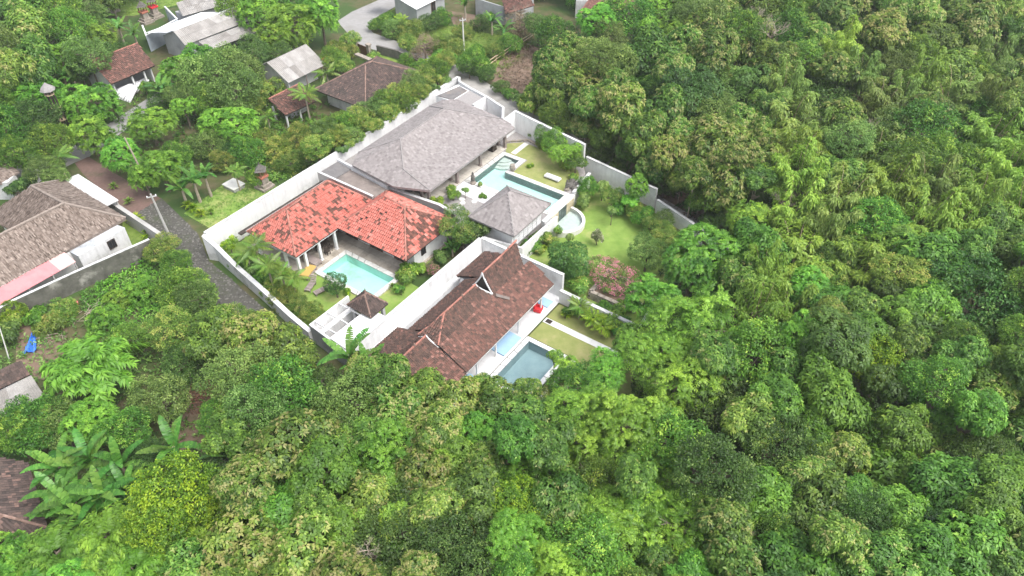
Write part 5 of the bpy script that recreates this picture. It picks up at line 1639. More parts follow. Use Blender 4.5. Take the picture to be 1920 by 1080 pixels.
h = thing('dark_hipped_house', 'house with a dark brown hipped tile roof beside the hedge', 'house', W(67, -70.5))
s_, rd = hip_slopes(60.8, 73.2, -75.2, -65.8, 2.4, 66.6, 67.6, -70.8, -70.6, 5.0, {'all': dict(tmean=.45, tsd=.2)})
roof(h, s_, 'dark', rd)
body(h, [p.xy for p in rect(62, 72, -74.2, -66.8)], 0, 2.3, 'white_old')
h = thing('lean_to_shed', 'small shed with a red-brown tile lean-to roof below the grey shed', 'shed', W(56, -75.5))
roof(h, [([W(54.2, -73.7, 2.0), W(59.6, -73.2, 2.0), W(60, -77.2, 2.9), W(54.8, -77.3, 2.9)], (0, 1), dict(tmean=.5, tsd=.16))], 'brown', [[W(54.8, -77.3, 2.95), W(60, -77.2, 2.95)]])
body(h, [p.xy for p in rect(56.4, 59.4, -77, -75.4)], 0, 2.3, 'white_old')
columns(h, [W(54.5, -74), W(54.9, -76.9), W(56.8, -74)], 0, 2.0, .2, 'white_old')

h = thing('white_roofed_house', 'grey block house with a bright white sheet roof at the top edge', 'house', W(93, -84.5))
corrugated(h, [W(89.9, -81.9, 2.35), W(98, -81.9, 2.35), W(98, -87.2, 3.6), W(89.9, -87.2, 3.6)], 8, 'corr_white')
corrugated(h, [W(88.6, -91, 2.4), W(88.6, -87.5, 3.2), W(91.6, -87.5, 3.2), W(91.6, -91, 2.4)], 3, 'corr_white', rows=1)
m = MB(); m.prism([(p.x, p.y) for p in rect(90.3, 97.5, -87, -82.3)], 0, 2.3); m.face([W(90.29, -87, 2.3), W(90.29, -82.3, 2.3), W(90.29, -87, 3.5)]); m.build('wall', M['grey_wall'], h)
opening(h, W(94.5, -82.26, .1), 1.0, 2.0, AX, 'door')
h = thing('ruined_house', 'grey walled house with a broken red tile roof at the top edge', 'house', P(920, 30))
a_, b_, c_, d_ = P(893, 14, 3.0), P(948, 26, 3.0), P(990, -8, 4.4), P(915, -22, 4.4)
roof(h, [([b_, P(1002, 10, 3.0), c_, d_.lerp(c_, .3)], (0, 1), tt)], 'brown', ())
for q0, q1, z_ in ((P(893, 30), P(946, 47), 3.0), (P(946, 47), P(1000, 25), 2.9), (P(893, 30), P(905, 5), 3.0)):
    strip_mb([q0.lerp(q1, .012), q1.lerp(q0, .012)], z_, .2, 0).build('wall', M['grey_wall'], h)
h = thing('pink_roofed_house', 'white walled house with a faded pinkish roof at the top edge', 'house', P(1130, 20))
roof(h, [([P(1085, 26, 3.2), P(1190, 18, 3.0), P(1200, -14, 4.4), P(1110, -10, 4.6)], (0, 1), dict(tmean=.8, tsd=.12))], 'brown', ())
body(h, [p.xy for p in [P(1078, 34), P(1175, 34), P(1195, 5), P(1095, 0)]], 0, 3.0, 'white_old')
h = thing('tiled_outhouse', 'low roof of brown tiles and grey sheets at the left edge', 'shed', P(20, 740))
corrugated(h, [P(-30, 800, 2.1), P(82, 741, 2.1), P(58, 704, 2.9), P(-40, 752, 2.9)], 6)
roof(h, [([P(-40, 748, 2.95), P(56, 702, 2.95), P(38, 677, 3.9), P(-40, 712, 3.9)], (0, 1), dict(tmean=.5, tsd=.14))], 'dark', ())
body(h, [p.xy for p in [P(-40, 800), P(60, 760), P(44, 728), P(-40, 760)]], 0, 2.0, 'grey_wall')
h = thing('dark_tiled_house', 'dark brown tile roof half hidden by banana plants at the lower left', 'house', P(20, 990))
e_ = dict(tmean=.45, tsd=.26)
roof(h, [([P(-60, 1068, 2.4), P(24, 1046, 2.4), P(88, 990, 2.4), P(-30, 958, 4.4)], (1, 2), e_), ([P(88, 988, 2.42), P(52, 868, 2.4), P(-60, 845, 4.4), P(-30, 956, 4.42)], (0, 1), e_)], 'dark', [[P(-30, 957, 4.45), P(88, 989, 2.45)]])
body(h, [p.xy for p in [P(-60, 1080), P(10, 1060), P(66, 1005), P(40, 905), P(-60, 900)]], 0, 2.2, 'white_old')

# ------------------------------------------------------------------ poles, fences, small things
def post_thing(name, label, cat, base, top, r, mat, fittings=True):
    o = thing(name, label, cat, base)
    b = MB(); b.tube([base, Vector(base).lerp(top, .5), top], [r, r * .85, r * .65], 8); b.build('shaft', M[mat], o)
    if fittings:
        d = Vector((.45, .2, 0))
        b = MB(); b.bar(Vector(top) - d - Vector((0, 0, .35)), Vector(top) + d - Vector((0, 0, .35)), .09, .09); b.build('crossarm', M['steel'], o)
        for s in (-1, 1):
            b = MB(); b.lathe(Vector(top) + d * s * .85 - Vector((0, 0, .3)), [(.05, 0), (.07, .06), (.03, .16)], 6); b.build('insulator', M['white_clean'], o)
    return o
g = P(321, 449); post_thing('utility_pole', 'pale concrete utility pole beside the cobbled lane', 'utility pole', g, Vector((g.x - .25, g.y - .1, 6.0)), .14, 'concrete')
g = P(870, 96); post_thing('utility_pole', 'pale utility pole standing in the grassy clearing at the top', 'utility pole', g, Vector((g.x, g.y, 5.2)), .13, 'coping')
g = P(281, 352); post_thing('bare_pole', 'leaning bare trunk between the feathery trees and the red lane', 'pole', g, Vector((g.x - 1.0, g.y + .6, 6.4)), .12, 'pale_trunk', False)
g = P(18, 676); post_thing('white_pipe', 'thin white pole leaning near the blue tarp', 'pole', g, Vector((g.x + .4, g.y + .8, 4.0)), .06, 'coping', False)
g = P(127, 243)
o = thing('timber_tower', 'dark slatted timber tower with a small roof among the trees', 'tower', g)
for i in range(6):
    a_ = i * math.pi / 3
    b = MB(); b.bar((g.x + .5 * math.cos(a_), g.y + .5 * math.sin(a_), 0), (g.x - .35 + .42 * math.cos(a_), g.y + .1 + .42 * math.sin(a_), 5.6), .17, .1)
    b.build('slat', M['dark'], o)
for z_ in (1.5, 3.2, 5.0):
    b = MB(); b.tube([(g.x - .35 * z_ / 5.6, g.y, z_), (g.x - .35 * z_ / 5.6, g.y, z_ + .12)], .6, 8); b.build('hoop', M['bamboo_pole'], o)
b = MB(); b.lathe((g.x - .35, g.y + .1, 5.62), [(.95, 0), (.8, .25), (.3, .7), (.05, .95)], 8); b.build('roof', M['shingle_ridge'], o)

def rail_fence(label, pts, h=1.1, n=2, group=None):
    o = thing('bamboo_fence', label, 'fence', pts[0], 0, group)
    for p, q in zip(pts, pts[1:]):
        for k in range(n):
            z_ = h * (1 - .45 * k)
            b = MB(); b.tube([p + Vector((0, 0, z_ + random.uniform(-.1, .1))), p.lerp(q, .5) + Vector((0, 0, z_ - .06)), q + Vector((0, 0, z_ + random.uniform(-.1, .1)))], .07, 6); b.build('rail', M['bamboo_pole'], o)
    for p in pts:
        b = MB(); b.tube([p, p + Vector((.03, 0, h + .15))], .06, 6); b.build('post', M['bamboo_pole'], o)
rail_fence('bamboo rail fence between the bare earth and the bushes at the lane head', [P(898, 140), P(930, 118), P(965, 95), P(1000, 72)])
rail_fence('bamboo rail fence along the forest side of the lane', [P(955, 182), P(990, 208), P(1020, 226), P(1050, 243)], 1.0)
wall('dark stone wall between the road and the hipped house yard', [P(708, 100), P(748, 110), P(790, 130)], 1.3, .25, mat='moss_wall', cap='statue')
gate = thing('stone_gate', 'dark stone gate with a red-brown door beside the road bend', 'gate', P(680, 108))
for px, py in ((671, 103), (694, 112)):
    m = MB(); c = P(px, py); m.box(c, .5, .5, 2.3, AX); m.box((c.x, c.y, 2.302), .7, .7, .2, AX); m.build('gate_post', M['old_stone'], gate)
m = MB(); strip_mb([P(674, 104), P(691, 111)], 1.9, .08, .05, m); m.build('door', M['brown_wood'], gate)
m = MB(); m.bar(P(668, 101, 2.62), P(697, 113, 2.62), .7, .18); m.build('lintel', M['old_stone'], gate)
def statue(label, px, py, z0, s=1.0):
    o = thing('garden_statue', label, 'statue', P(px, py, z0), random.uniform(0, 6))
    b = MB(); b.lathe((0, 0, 0), [(.34 * s, 0), (.34 * s, .22 * s), (.24 * s, .25 * s), (.24 * s, .4 * s)], 8); b.build('pedestal', M['old_stone']).parent = o
    b = MB(); b.lathe((0, 0, .4 * s), [(.2 * s, 0), (.26 * s, .2 * s), (.2 * s, .45 * s), (.25 * s, .62 * s), (.1 * s, .76 * s), (.15 * s, .88 * s), (.13 * s, 1.02 * s), (.03, 1.15 * s)], 8); b.build('figure', M['statue']).parent = o
statue('dark carved statue at the near left corner of the long pool', 887, 344, PZ + .05, 1.0)
statue('dark carved statue against the white wall beyond the grey roof corner', 980, 243, PZ, 1.1)
statue('dark carved statue on the rocks at the end of the long pool', 1063, 356, PZ + .05, .9)
o = thing('stone_pot', 'pinkish stone pot on the pool edge at its inner corner', 'pot', P(961, 320, PZ + .08))
b = MB(); b.lathe((0, 0, 0), [(.2, 0), (.34, .3), (.36, .55), (.26, .75), (.3, .82)], 10); b.build('bowl', M['old_stone']).parent = o
b = MB(); b.lathe((0, 0, .7), [(.24, 0), (.2, .06)], 10); b.build('soil', M['dark']).parent = o
for i, (px, py, s) in enumerate([(1070, 350, .5), (1078, 356, .42), (1073, 340, .38), (1085, 348, .45)]):
    b = MB(); c = P(px, py, PZ)
    b.lathe((c.x, c.y, PZ), [(s, 0), (s * 1.05, s * .5), (s * .7, s * .95), (s * .2, s * 1.15)], 7)
    tag(b.build('rock', M['statue']), ('largest dark rock at the end of the long pool', 'dark rock nearest the half-round basin, at the pool end', 'smallest dark rock at the pool end, by the lawn', 'dark rock at the pool end, nearest the lane wall')[i], 'rock', 'rocks at the end of the long pool')
rk = thing('stone_kerb', 'curving pale stone edging round the upper lawn', 'kerb', W(65, -45))
kp = pp([(946, 267), (990, 264), (1008, 273), (1030, 285), (1050, 298), (1075, 314)], PZ)
for p, q_ in zip(kp, kp[1:]):
    n = max(1, int((q_ - p).length / .6))
    for k in range(n):
        s, e = p.lerp(q_, k / n + .02), p.lerp(q_, (k + 1) / n - .02)
        m = MB(); m.bar(s + Vector((0, 0, .09)), e + Vector((0, 0, .09)), .3, .18 + random.uniform(0, .05)); m.build('kerb_stone', M['old_stone'], rk)
# stone planter under the bougainvillea
o = thing('stone_planter', 'old square stone planter under the pink bougainvillea', 'planter', P(1150, 548))
c = P(1152, 553); u = Vector((CA, SA, 0)); v = Vector((SA, -CA, 0))
for sd, L_ in ((v * 1.75, u), (v * -1.75, u), (u * 1.75, v), (u * -1.75, v)):
    for cz in range(4):
        for k in range(5):
            p = c + sd + L_ * (-1.55 + k * .77 + (.2 if cz % 2 else 0))
            m = MB(); m.box((p.x, p.y, cz * .24), .72 if L_ is u else .4, .4 if L_ is u else .72, .225, AX + random.uniform(-.04, .04), random.random()); m.build('stone', M['old_stone'], o)
m = MB(); m.box((c.x, c.y, 0), 3.0, 3.0, .7, AX); m.build('soil', M['soil'], o)
sl = thing('stone_slab', 'flat mossy stone slab on the grass in front of the stone planter', 'stone slab', P(1187, 575), AX)
b = MB(); b.prism([(-.9, -.6), (.8, -.7), (.95, .5), (-.7, .65)], 0, .18); b.build('slab', M['old_stone']).parent = sl
# blue tarp, brush pile, red object
tp_ = thing('blue_tarp', 'crumpled bright blue tarp on the ground near the left edge', 'tarp', P(60, 650))
n = 9
b = MB()
ax = [P(62, 628), P(70, 634), P(71, 662), P(44, 665)]
gridp = [[ax[0].lerp(ax[1], i / n).lerp(ax[3].lerp(ax[2], i / n), j / n) + Vector((0, 0, .25 + .22 * math.sin(i * 1.7 + j) * math.cos(j * 1.3 + i * .5))) for i in range(n + 1)] for j in range(n + 1)]
for j in range(n):
    for i in range(n): b.face([gridp[j][i], gridp[j + 1][i], gridp[j + 1][i + 1], gridp[j][i + 1]])
b.build('sheet', M['blue'], tp_)
def brush(label, px, py, n=60, s=1.2, mat='pale_trunk'):
    c = P(px, py)
    o = thing('brush_pile', label, 'brush pile', c)
    b = MB()
    for k in range(n):
        a_ = random.uniform(0, 6.28); rr = random.uniform(0, s); z_ = random.uniform(.1, .7) * (1 - rr / s * .6)
        p = c + Vector((rr * math.cos(a_), rr * math.sin(a_), z_)); d_ = random.uniform(0, 6.28)
        b.tube([p, p + Vector((math.cos(d_) * .9, math.sin(d_) * .9, random.uniform(-.25, .25)))], [.035, .015], 4, cap=False)
    b.build('branches', M[mat], o, kind='stuff')
M['red_twig'] = surf('red_brown_twigs', (0.13, 0.065, 0.04), (0.24, 0.13, 0.085), 5, 0.9)
brush('red-brown pile of cut branches between the trees at the left', 378, 748, 130, 1.9, 'red_twig')
brush('pale dead branches beside the blue tarp', 92, 632, 40, 1.3)
brush('dry branches lying in front of the mossy wall', 175, 592, 45, 1.6)
rd_ = thing('red_bucket', 'small red bucket at the foot of the mossy wall', 'bucket', P(144, 572))
b = MB(); b.lathe((0, 0, 0), [(.16, 0), (.22, .36), (.24, .38)], 10); b.build('bucket', M['red']).parent = rd_
b = MB(); b.tube([(-.23, 0, .37), (0, .1, .52), (.23, 0, .37)], .02, 5); b.build('handle', M['steel']).parent = rd_
rp = thing('red_tarp', 'small red cloth at the corner of the pale grey corrugated roof', 'cloth', P(613, 118))
b = MB(); g = P(613, 118); b.face([g + Vector((-.8, 0, .5)), g + Vector((.1, -.5, .3)), g + Vector((.9, .1, .6)), g + Vector((0, .6, 1.0))]); b.build('cloth', M['red'], rp)
# ------------------------------------------------------------------ vegetation
PLACED = [(225, 118, 62), (300, 50, 60), (260, 168, 30)]


def ppm(px, py, z=4.0):
    return FPX / PX(P(px, py, z))[2]


def T(sp, px, py, rpx, h, z0=0.0, zs=1.0, **kw):
    r = rpx / ppm(px, py, z0 + h * .6)
    PLACED.append((px, py, rpx))
    return tree(sp, px, py, r, h, z0=z0, zs=zs, **kw)


# village trees, upper left
for a in [('feather', 170, 190, 55, 5.5), ('feather', 190, 70, 34, 6), ('feather', 112, 106, 42, 5.5), ('feather', 280, 228, 50, 5.5), ('feather', 437, 228, 62, 5.5),
          ('feather', 168, 250, 46, 5), ('feather', 226, 286, 42, 5), ('feather', 338, 132, 44, 5), ('feather', 300, 312, 42, 5), ('feather', 560, 38, 62, 8), ('feather', 505, 68, 42, 6.5),
          ('feather', 600, 25, 40, 7.5), ('feather', 80, 172, 46, 5), ('feather', 36, 185, 46, 5.5), ('feather', 268, 330, 30, 4), ('feather', 372, 108, 36, 5), ('feather', 345, 200, 30, 4.5),
          ('fine', 395, 140, 64, 7), ('fine', 445, 120, 44, 7), ('fine', 440, 170, 48, 6), ('fine', 352, 172, 36, 5), ('fine', 475, 100, 36, 6), ('fine', 395, 270, 45, 3.4), ('fine_dark', 520, 100, 26, 5),
          ('olive', 645, 95, 26, 3.5), ('fine_green', 620, 108, 24, 4), ('olive', 640, 118, 28, 3.5), ('olive', 655, 75, 22, 4), ('olive', 500, 172, 34, 3), ('olive', 470, 195, 26, 3),
          ('fine_green', 465, 285, 34, 3), ('fine_dark', 430, 285, 26, 2.5), ('olive', 420, 300, 30, 2.6), ('fine_green', 330, 290, 32, 3.5), ('fine', 85, 315, 36, 5), ('fine', 105, 332, 22, 4),
          ('fine_dark', 45, 340, 20, 3), ('fine_dark', 25, 352, 16, 2.5), ('olive', 480, 265, 34, 2.6), ('olive', 520, 285, 36, 2.4), ('olive', 560, 262, 34, 2.6), ('fine_green', 480, 330, 22, 2.4), ('olive', 545, 305, 28, 2.2),
          ('teak', 40, 60, 62, 9), ('teak', 60, 120, 54, 8), ('fine_green', 128, 50, 46, 8), ('teak', 20, 10, 56, 10), ('fine_green', 100, 10, 48, 9), ('teak', 8, 130, 50, 9), ('fine', 165, 30, 34, 6),
          ('fine_green', 10, 240, 52, 6), ('fine_dark', 60, 225, 48, 6), ('fine_green', 95, 262, 40, 5), ('fine_green', 30, 285, 40, 5), ('fine_green', -40, 180, 60, 8), ('teak', -50, 60, 60, 9),
          ('fine_dark', 150, 135, 26, 4), ('fine_dark', 225, 95, 24, 4), ('fine_green', 270, 160, 16, 2.5), ('fine_dark', 300, 190, 24, 3), ('fine_green', 395, 190, 36, 4.5),
          ('feather', 480, 20, 46, 7), ('fine_green', 440, 0, 40, 7), ('fine_green', 540, -10, 50, 8)]:
    T(*a)
# hedge climbing over the long back wall
for i, (px, py, r) in enumerate([(640, 268, 24), (656, 248, 30), (680, 236, 30), (706, 222, 28), (700, 245, 22), (730, 205, 28), (756, 190, 28), (782, 172, 28), (806, 155, 26), (826, 140, 24), (845, 122, 20), (668, 262, 22), (735, 222, 20), (765, 204, 20), (795, 184, 20), (620, 262, 28), (600, 285, 30), (640, 240, 26)]):
    T(('olive', 'fine_green', 'olive', 'fine')[i % 4], px - 7, py - 12, r * 1.05, 4.7, name='hedge_shrub', cat='shrub')
for i in range(34):             # drooping sprays over the wall
    f = i / 33
    x, y = 640 + f * 205, 280 - f * 134
    if i % 2 == 0: T(('fine', 'olive')[i // 2 % 2], x + random.uniform(-3, 3), y + random.uniform(-8, 1), random.uniform(8, 12), 3.8, name='hanging_sprig', cat='shrub', trunk=False)
# clearing at the top, right of the road
for a in [('fine_green', 722, 42, 26, 2.6), ('fine', 735, 55, 22, 2.4), ('olive', 770, 62, 30, 2.6), ('fine_dark', 806, 42, 22, 2.6), ('fine_green', 828, 30, 20, 2.5), ('dry', 796, 84, 26, 4), ('olive', 770, 84, 24, 2.2), ('fine_green', 820, 88, 24, 2.4),
          ('olive', 848, 92, 24, 2.2), ('feather', 830, 112, 26, 2.6), ('fine_green', 890, 112, 32, 3.6), ('fine_dark', 880, 130, 20, 2.4), ('fine_dark', 912, 138, 18, 2), ('fine', 938, 160, 18, 2), ('fine_green', 955, 172, 16, 1.6), ('olive', 925, 95, 24, 2.4),
          ('dry', 972, 50, 30, 3.5), ('fine_green', 955, 82, 24, 2.6), ('dry', 985, 40, 24, 3.5), ('fine', 1010, 45, 30, 5), ('fine_green', 1040, 60, 40, 6), ('fine_dark', 900, 45, 18, 2), ('olive', 870, 60, 22, 1.6), ('fine_green', 915, 30, 14, 2), ('fine', 975, 186, 16, 1.8), ('olive', 1002, 200, 16, 1.6), ('fine_dark', 1032, 218, 20, 2), ('olive', 1062, 236, 18, 2), ('fine_green', 762, 112, 16, 1.8), ('dry', 782, 102, 16, 2.6),
          ('olive', 700, 105, 14, 1.6), ('fine_green', 790, 128, 22, 2.4), ('fine_green', 750, 128, 14, 1.2)]:
    T(*a)
# inside the walls
for a in [('fine_green', 1040, 262, 30, 3.4, PZ), ('feather_loose', 1062, 282, 32, 3.6, PZ), ('fine', 1022, 252, 20, 2.6, PZ), ('olive', 1015, 272, 12, 1, PZ), ('olive', 1060, 312, 12, 1, PZ), ('fine_green', 1080, 300, 22, 2.6, PZ), ('olive', 1000, 250, 10, 1, PZ),
          ('fine_green', 1102, 348, 24, 3), ('fine', 1095, 372, 18, 2), ('olive', 1148, 366, 22, 3), ('fine', 1130, 352, 16, 2.4), ('fine_green', 1165, 382, 20, 2), ('olive', 1190, 392, 22, 2), ('feather', 1195, 348, 26, 4.4), ('feather', 1180, 372, 18, 3), ('fine_green', 1210, 405, 24, 2.2), ('olive', 1225, 425, 26, 2.2), ('fine', 1240, 410, 24, 2.4), ('olive', 1250, 440, 28, 2.6),
          ('fine', 1148, 395, 12, 2.4), ('white', 1120, 440, 11, 1.8), ('fine', 1215, 468, 34, 4), ('dark', 1065, 488, 42, 4), ('green', 1052, 500, 24, 2.6),
          ('dark', 1015, 446, 22, 1.8), ('fine_green', 985, 462, 18, 1.4), ('olive', 1030, 450, 16, 1.4), ('green', 1002, 460, 16, 1.3), ('fine_green', 1045, 430, 10, 1.6), ('olive', 1012, 468, 10, 1), ('olive', 1085, 535, 22, 1.4), ('fine', 1068, 445, 10, 1.8),
          ('fine_green', 1075, 578, 20, 1.5), ('dark', 1095, 588, 18, 1.4), ('green', 1150, 600, 24, 1.8), ('fine_green', 1172, 612, 24, 1.8), ('green', 1130, 580, 20, 1.2), ('green', 1160, 585, 20, 1.2), ('fine_green', 1175, 570, 20, 1.4),
          ('yellow', 430, 458, 19, 2.2), ('fine_dark', 628, 532, 25, 2.6), ('olive', 560, 575, 26, 1.6), ('olive', 535, 560, 28, 1.8), ('olive', 590, 588, 26, 1.8), ('olive', 510, 540, 24, 1.6), ('fine_green', 490, 520, 22, 1.5), ('fine_green', 455, 490, 22, 1.6), ('yellow', 652, 548, 10, .7), ('fine', 470, 505, 20, 1.6),
          ('olive', 862, 424, 40, 4.6), ('fine_dark', 896, 428, 22, 4), ('dry', 806, 498, 14, 1.4), ('fine_green', 770, 505, 20, 1.6), ('feather', 790, 500, 16, 1.3), ('olive', 760, 520, 18, 1.2), ('fine', 825, 482, 16, 1.2), ('fine_green', 848, 462, 16, 1.2), ('dark', 835, 470, 14, 1), ('fine_green', 745, 540, 14, .9), ('pink', 812, 505, 12, 1.2),
          ('yellow', 820, 378, 14, 1.2, PZ), ('fine_green', 850, 362, 14, 1.5, PZ), ('olive', 846, 352, 10, 1.2, PZ), ('fine', 836, 388, 8, .6, PZ), ('fine_green', 906, 366, 8, .6, PZ), ('fine', 872, 356, 7, 1.4, PZ), ('yellow', 994, 311, 7, .5, PZ), ('fine', 900, 345, 6, .5, PZ), ('olive', 1075, 330, 10, .8, PZ)]:
    T(*a)
T('pink', 1152, 518, 52, 2.4, zs=.62)
# left of the lane, below the mossy wall
for a in [('olive', 300, 465, 34, 2.6), ('fine_green', 330, 490, 32, 2.4), ('fine_green', 345, 540, 52, 3.4), ('fine', 370, 560, 40, 3.4), ('feather', 270, 548, 36, 2), ('feather', 225, 560, 32, 1.6), ('feather', 190, 600, 34, 2), ('olive', 120, 580, 30, 1.8), ('yellow', 18, 585, 26, 2), ('fine_green', 62, 590, 24, 1.5), ('olive', 95, 610, 24, 1.5), ('fine_dark', 10, 625, 24, 2), ('olive', 25, 605, 20, 1.5),
          ('olive', 320, 615, 52, 5), ('teak', 400, 620, 56, 6), ('teak_tan', 470, 640, 62, 6.5), ('olive', 445, 600, 36, 4), ('teak', 545, 665, 62, 6.5), ('fine', 440, 690, 66, 7.5), ('fine_green', 530, 735, 72, 7.5), ('fine', 480, 770, 66, 8), ('fine', 665, 760, 68, 7.5), ('fine_dark', 600, 720, 44, 6),
          ('frond', 165, 690, 104, 6.5), ('fine', 300, 752, 58, 4.5), ('fine_green', 240, 640, 44, 3), ('fine_dark', 345, 680, 40, 3.5), ('fine_green', 50, 795, 60, 5), ('fine_green', 18, 806, 40, 5), ('feather', 165, 790, 50, 4.5), ('fine_green', 235, 800, 46, 4.5), ('fine', 110, 790, 50, 4.6),
          ('fine_green', 405, 775, 36, 5), ('yellow', 335, 925, 72, 8), ('yellow', 300, 985, 52, 7), ('yellow', 432, 955, 52, 6.5), ('frond', 110, 1040, 82, 6), ('frond', 205, 1010, 76, 6), ('frond', 60, 1100, 66, 5.5), ('frond', 255, 1070, 70, 6), ('fine_dark', 280, 860, 40, 4), ('fine_dark', 420, 870, 46, 5), ('feather', 545, 895, 40, 6), ('feather', 500, 900, 34, 5.5), ('teak_tan', 470, 1030, 80, 7.5), ('teak_tan', 580, 1020, 76, 8), ('teak', 380, 1060, 60, 6.5), ('feather', 400, 920, 40, 5),
          ('feather_loose', 720, 865, 84, 9), ('yellow', 962, 948, 52, 8.5), ('fine_dark', 760, 1000, 78, 8.5), ('fine_dark', 855, 1020, 70, 8.5), ('green', 730, 970, 34, 8),
          ('fine_dark', 1460, 840, 76, 9), ('yellow', 1645, 680, 48, 9), ('fine_dark', 1820, 565, 104, 10), ('feather', 1345, 470, 80, 8), ('feather', 1300, 500, 60, 7), ('feather_loose', 1310, 610, 90, 9), ('feather_loose', 1240, 650, 80, 8.5), ('fine_green', 1420, 660, 76, 9), ('feather', 1180, 800, 84, 9), ('feather_loose', 1090, 770, 70, 8), ('feather_loose', 1160, 980, 90, 9), ('feather_loose', 1290, 990, 90, 9), ('fine_green', 1030, 1000, 60, 8), ('fine_green', 1110, 900, 56, 8), ('feather_loose', 1270, 720, 76, 8.5), ('feather', 1225, 560, 48, 6), ('feather', 1200, 640, 50, 6.5),
          ('feather_loose', 1130, 690, 54, 6.5), ('fine_green', 1085, 720, 50, 6), ('olive', 1045, 740, 34, 4.5), ('teak', 1000, 780, 60, 7.5), ('teak', 930, 765, 56, 7), ('teak_tan', 860, 760, 56, 7), ('teak', 790, 735, 58, 7), ('teak', 720, 720, 56, 7), ('teak', 890, 725, 34, 6), ('teak_tan', 680, 690, 34, 6), ('teak', 990, 735, 26, 6), ('feather_loose', 1066, 690, 30, 5), ('feather', 1040, 668, 14, 4), ('teak', 1220, 430 + 40, 20, 3)]:
    T(*a)
for px, py, h, s in [(655, 668, 5.2, 1.25), (690, 690, 4.6, 1.1), (340, 352, 2.6, .95), (362, 338, 3.0, 1.0), (384, 330, 2.8, .9), (312, 172, 3.0, 1.1), (298, 165, 3.2, 1.1), (190, 35, 3, 1.1), (222, 50, 3, 1.1), (250, 62, 2.6, 1), (138, 148, 2.4, .9), (118, 142, 2.2, .9), (945, 55, 2.6, 1.0), (922, 36, 2.6, .9), (872, 8, 2.8, 1.0),
                     (110, 875, 3.8, 1.15), (165, 862, 4, 1.2), (225, 868, 3.8, 1.1), (112, 925, 3.6, 1.15), (140, 940, 3.6, 1.15), (190, 930, 3.6, 1.15), (325, 838, 4.2, 1.2), (120, 965, 3.0, 1.1), (175, 970, 3.0, 1.1), (435, 850, 4.2, 1.15), (235, 915, 3, 1.0), (848, 464, 1.2, .6), (868, 452, 1.3, .65), (984, 448, .9, .6)]:
    s *= 1.22; o = banana(px, py, h, None, s); TREES.append((o, px, py, 'banana plant with broad arching leaves', 'banana', s)); PLACED.append((px, py, 22))
for px, py, h, s, yl in [(478, 462, 3.4, 1.0, 0), (502, 500, 3.2, 1.0, 0), (548, 522, 2.6, .85, 0), (462, 478, 2.6, .8, 0), (527, 512, 2.6, .8, 0), (572, 178, 3.6, 1.15, 0), (612, 138, 3.4, 1.0, 0), (108, 296, 3.6, 1.1, 0), (440, 322, 2.6, .8, 0), (1112, 598, 1.4, .8, 1), (1130, 612, 1.2, .7, 1), (752, 38, 1.6, .8, 1), (500, 218, 2.0, .8, 0), (812, 112, 2.2, .7, 1), (1087, 575, 1.6, .7, 0)]:
    o = palm(px, py, h, None, s, yellow=bool(yl)); TREES.append((o, px, py, 'small yellowish palm' if yl else 'green palm with drooping fronds', 'palm', s)); PLACED.append((px, py, 20))
for px, py, s, k in [(255, 413, 1.5, 0), (278, 440, 1.3, 0), (213, 350, 1.1, 1), (242, 378, 1.1, 1), (362, 392, 1.2, 0), (352, 386, 1.1, 0), (376, 402, 1.1, 0), (395, 398, 1.0, 1), (740, 545, .8, 1), (735, 537, .7, 1), (752, 548, .7, 1), (1020, 466, .7, 0), (972, 455, .8, 1), (1028, 274, .8, 0), (1060, 592, .9, 0)]:
    o = rosette(px, py, None, s, k); TREES.append((o, px, py, 'spiky yellow-green plant' if k == 0 else 'spiky green plant', 'spiky', s))

# ---- the woods: trees set out at random inside surveyed areas
def fill(poly, mix, rr, hh, sp=1.04, n=5000, zs=1.0):
    xs = [p[0] for p in poly]; ys = [p[1] for p in poly]
    names = list(mix); wts = [mix[k] for k in names]
    c = np.stack([RNG.uniform(min(xs), max(xs), n), RNG.uniform(min(ys), max(ys), n)], 1)
    for x, y in c[inside(c, poly)]:
        r = random.uniform(*rr)
        if all((x - a) ** 2 + ((y - b) * 1.15) ** 2 > ((r + q) * .5 * sp) ** 2 for a, b, q in PLACED):
            k = random.choices(names, wts)[0]
            T(k, x, y, r * (1.1 if k.startswith('bamboo') else 1), random.uniform(*hh) * (1.15 if k.startswith('bamboo') else 1), zs=zs)


fill([(1012, 118), (1100, 70), (1180, 60), (1260, 90), (1450, 70), (1455, 250), (1425, 330), (1350, 348), (1300, 325), (1240, 275), (1160, 232), (1095, 208), (1040, 175)], {'teak_tan': 5, 'teak': 3, 'fine': .6, 'dark': .5}, (34, 62), (7, 11))
fill([(1100, 40), (1290, -10), (1300, 80), (1180, 60)], {'feather': 5, 'fine_green': 3}, (36, 50), (7, 9))
fill([(1290, -60), (2020, -60), (2020, 70), (1440, 80), (1290, 70)], {'teak': 4, 'fine_green': 3, 'teak_tan': 2, 'fine': 1}, (38, 52), (9, 11))
fill([(1450, 80), (2020, 60), (2020, 260), (1450, 260)], {'bamboo_dull': 5, 'bamboo': 1, 'fine': 2, 'teak': 1.5, 'fine_green': 1.5}, (36, 66), (6.5, 11))
fill([(1440, 262), (2020, 262), (2020, 430), (1500, 430), (1410, 340)], {'bamboo': 7, 'bamboo_dull': 2, 'fine_green': 1, 'teak': .6}, (48, 62), (8, 10))
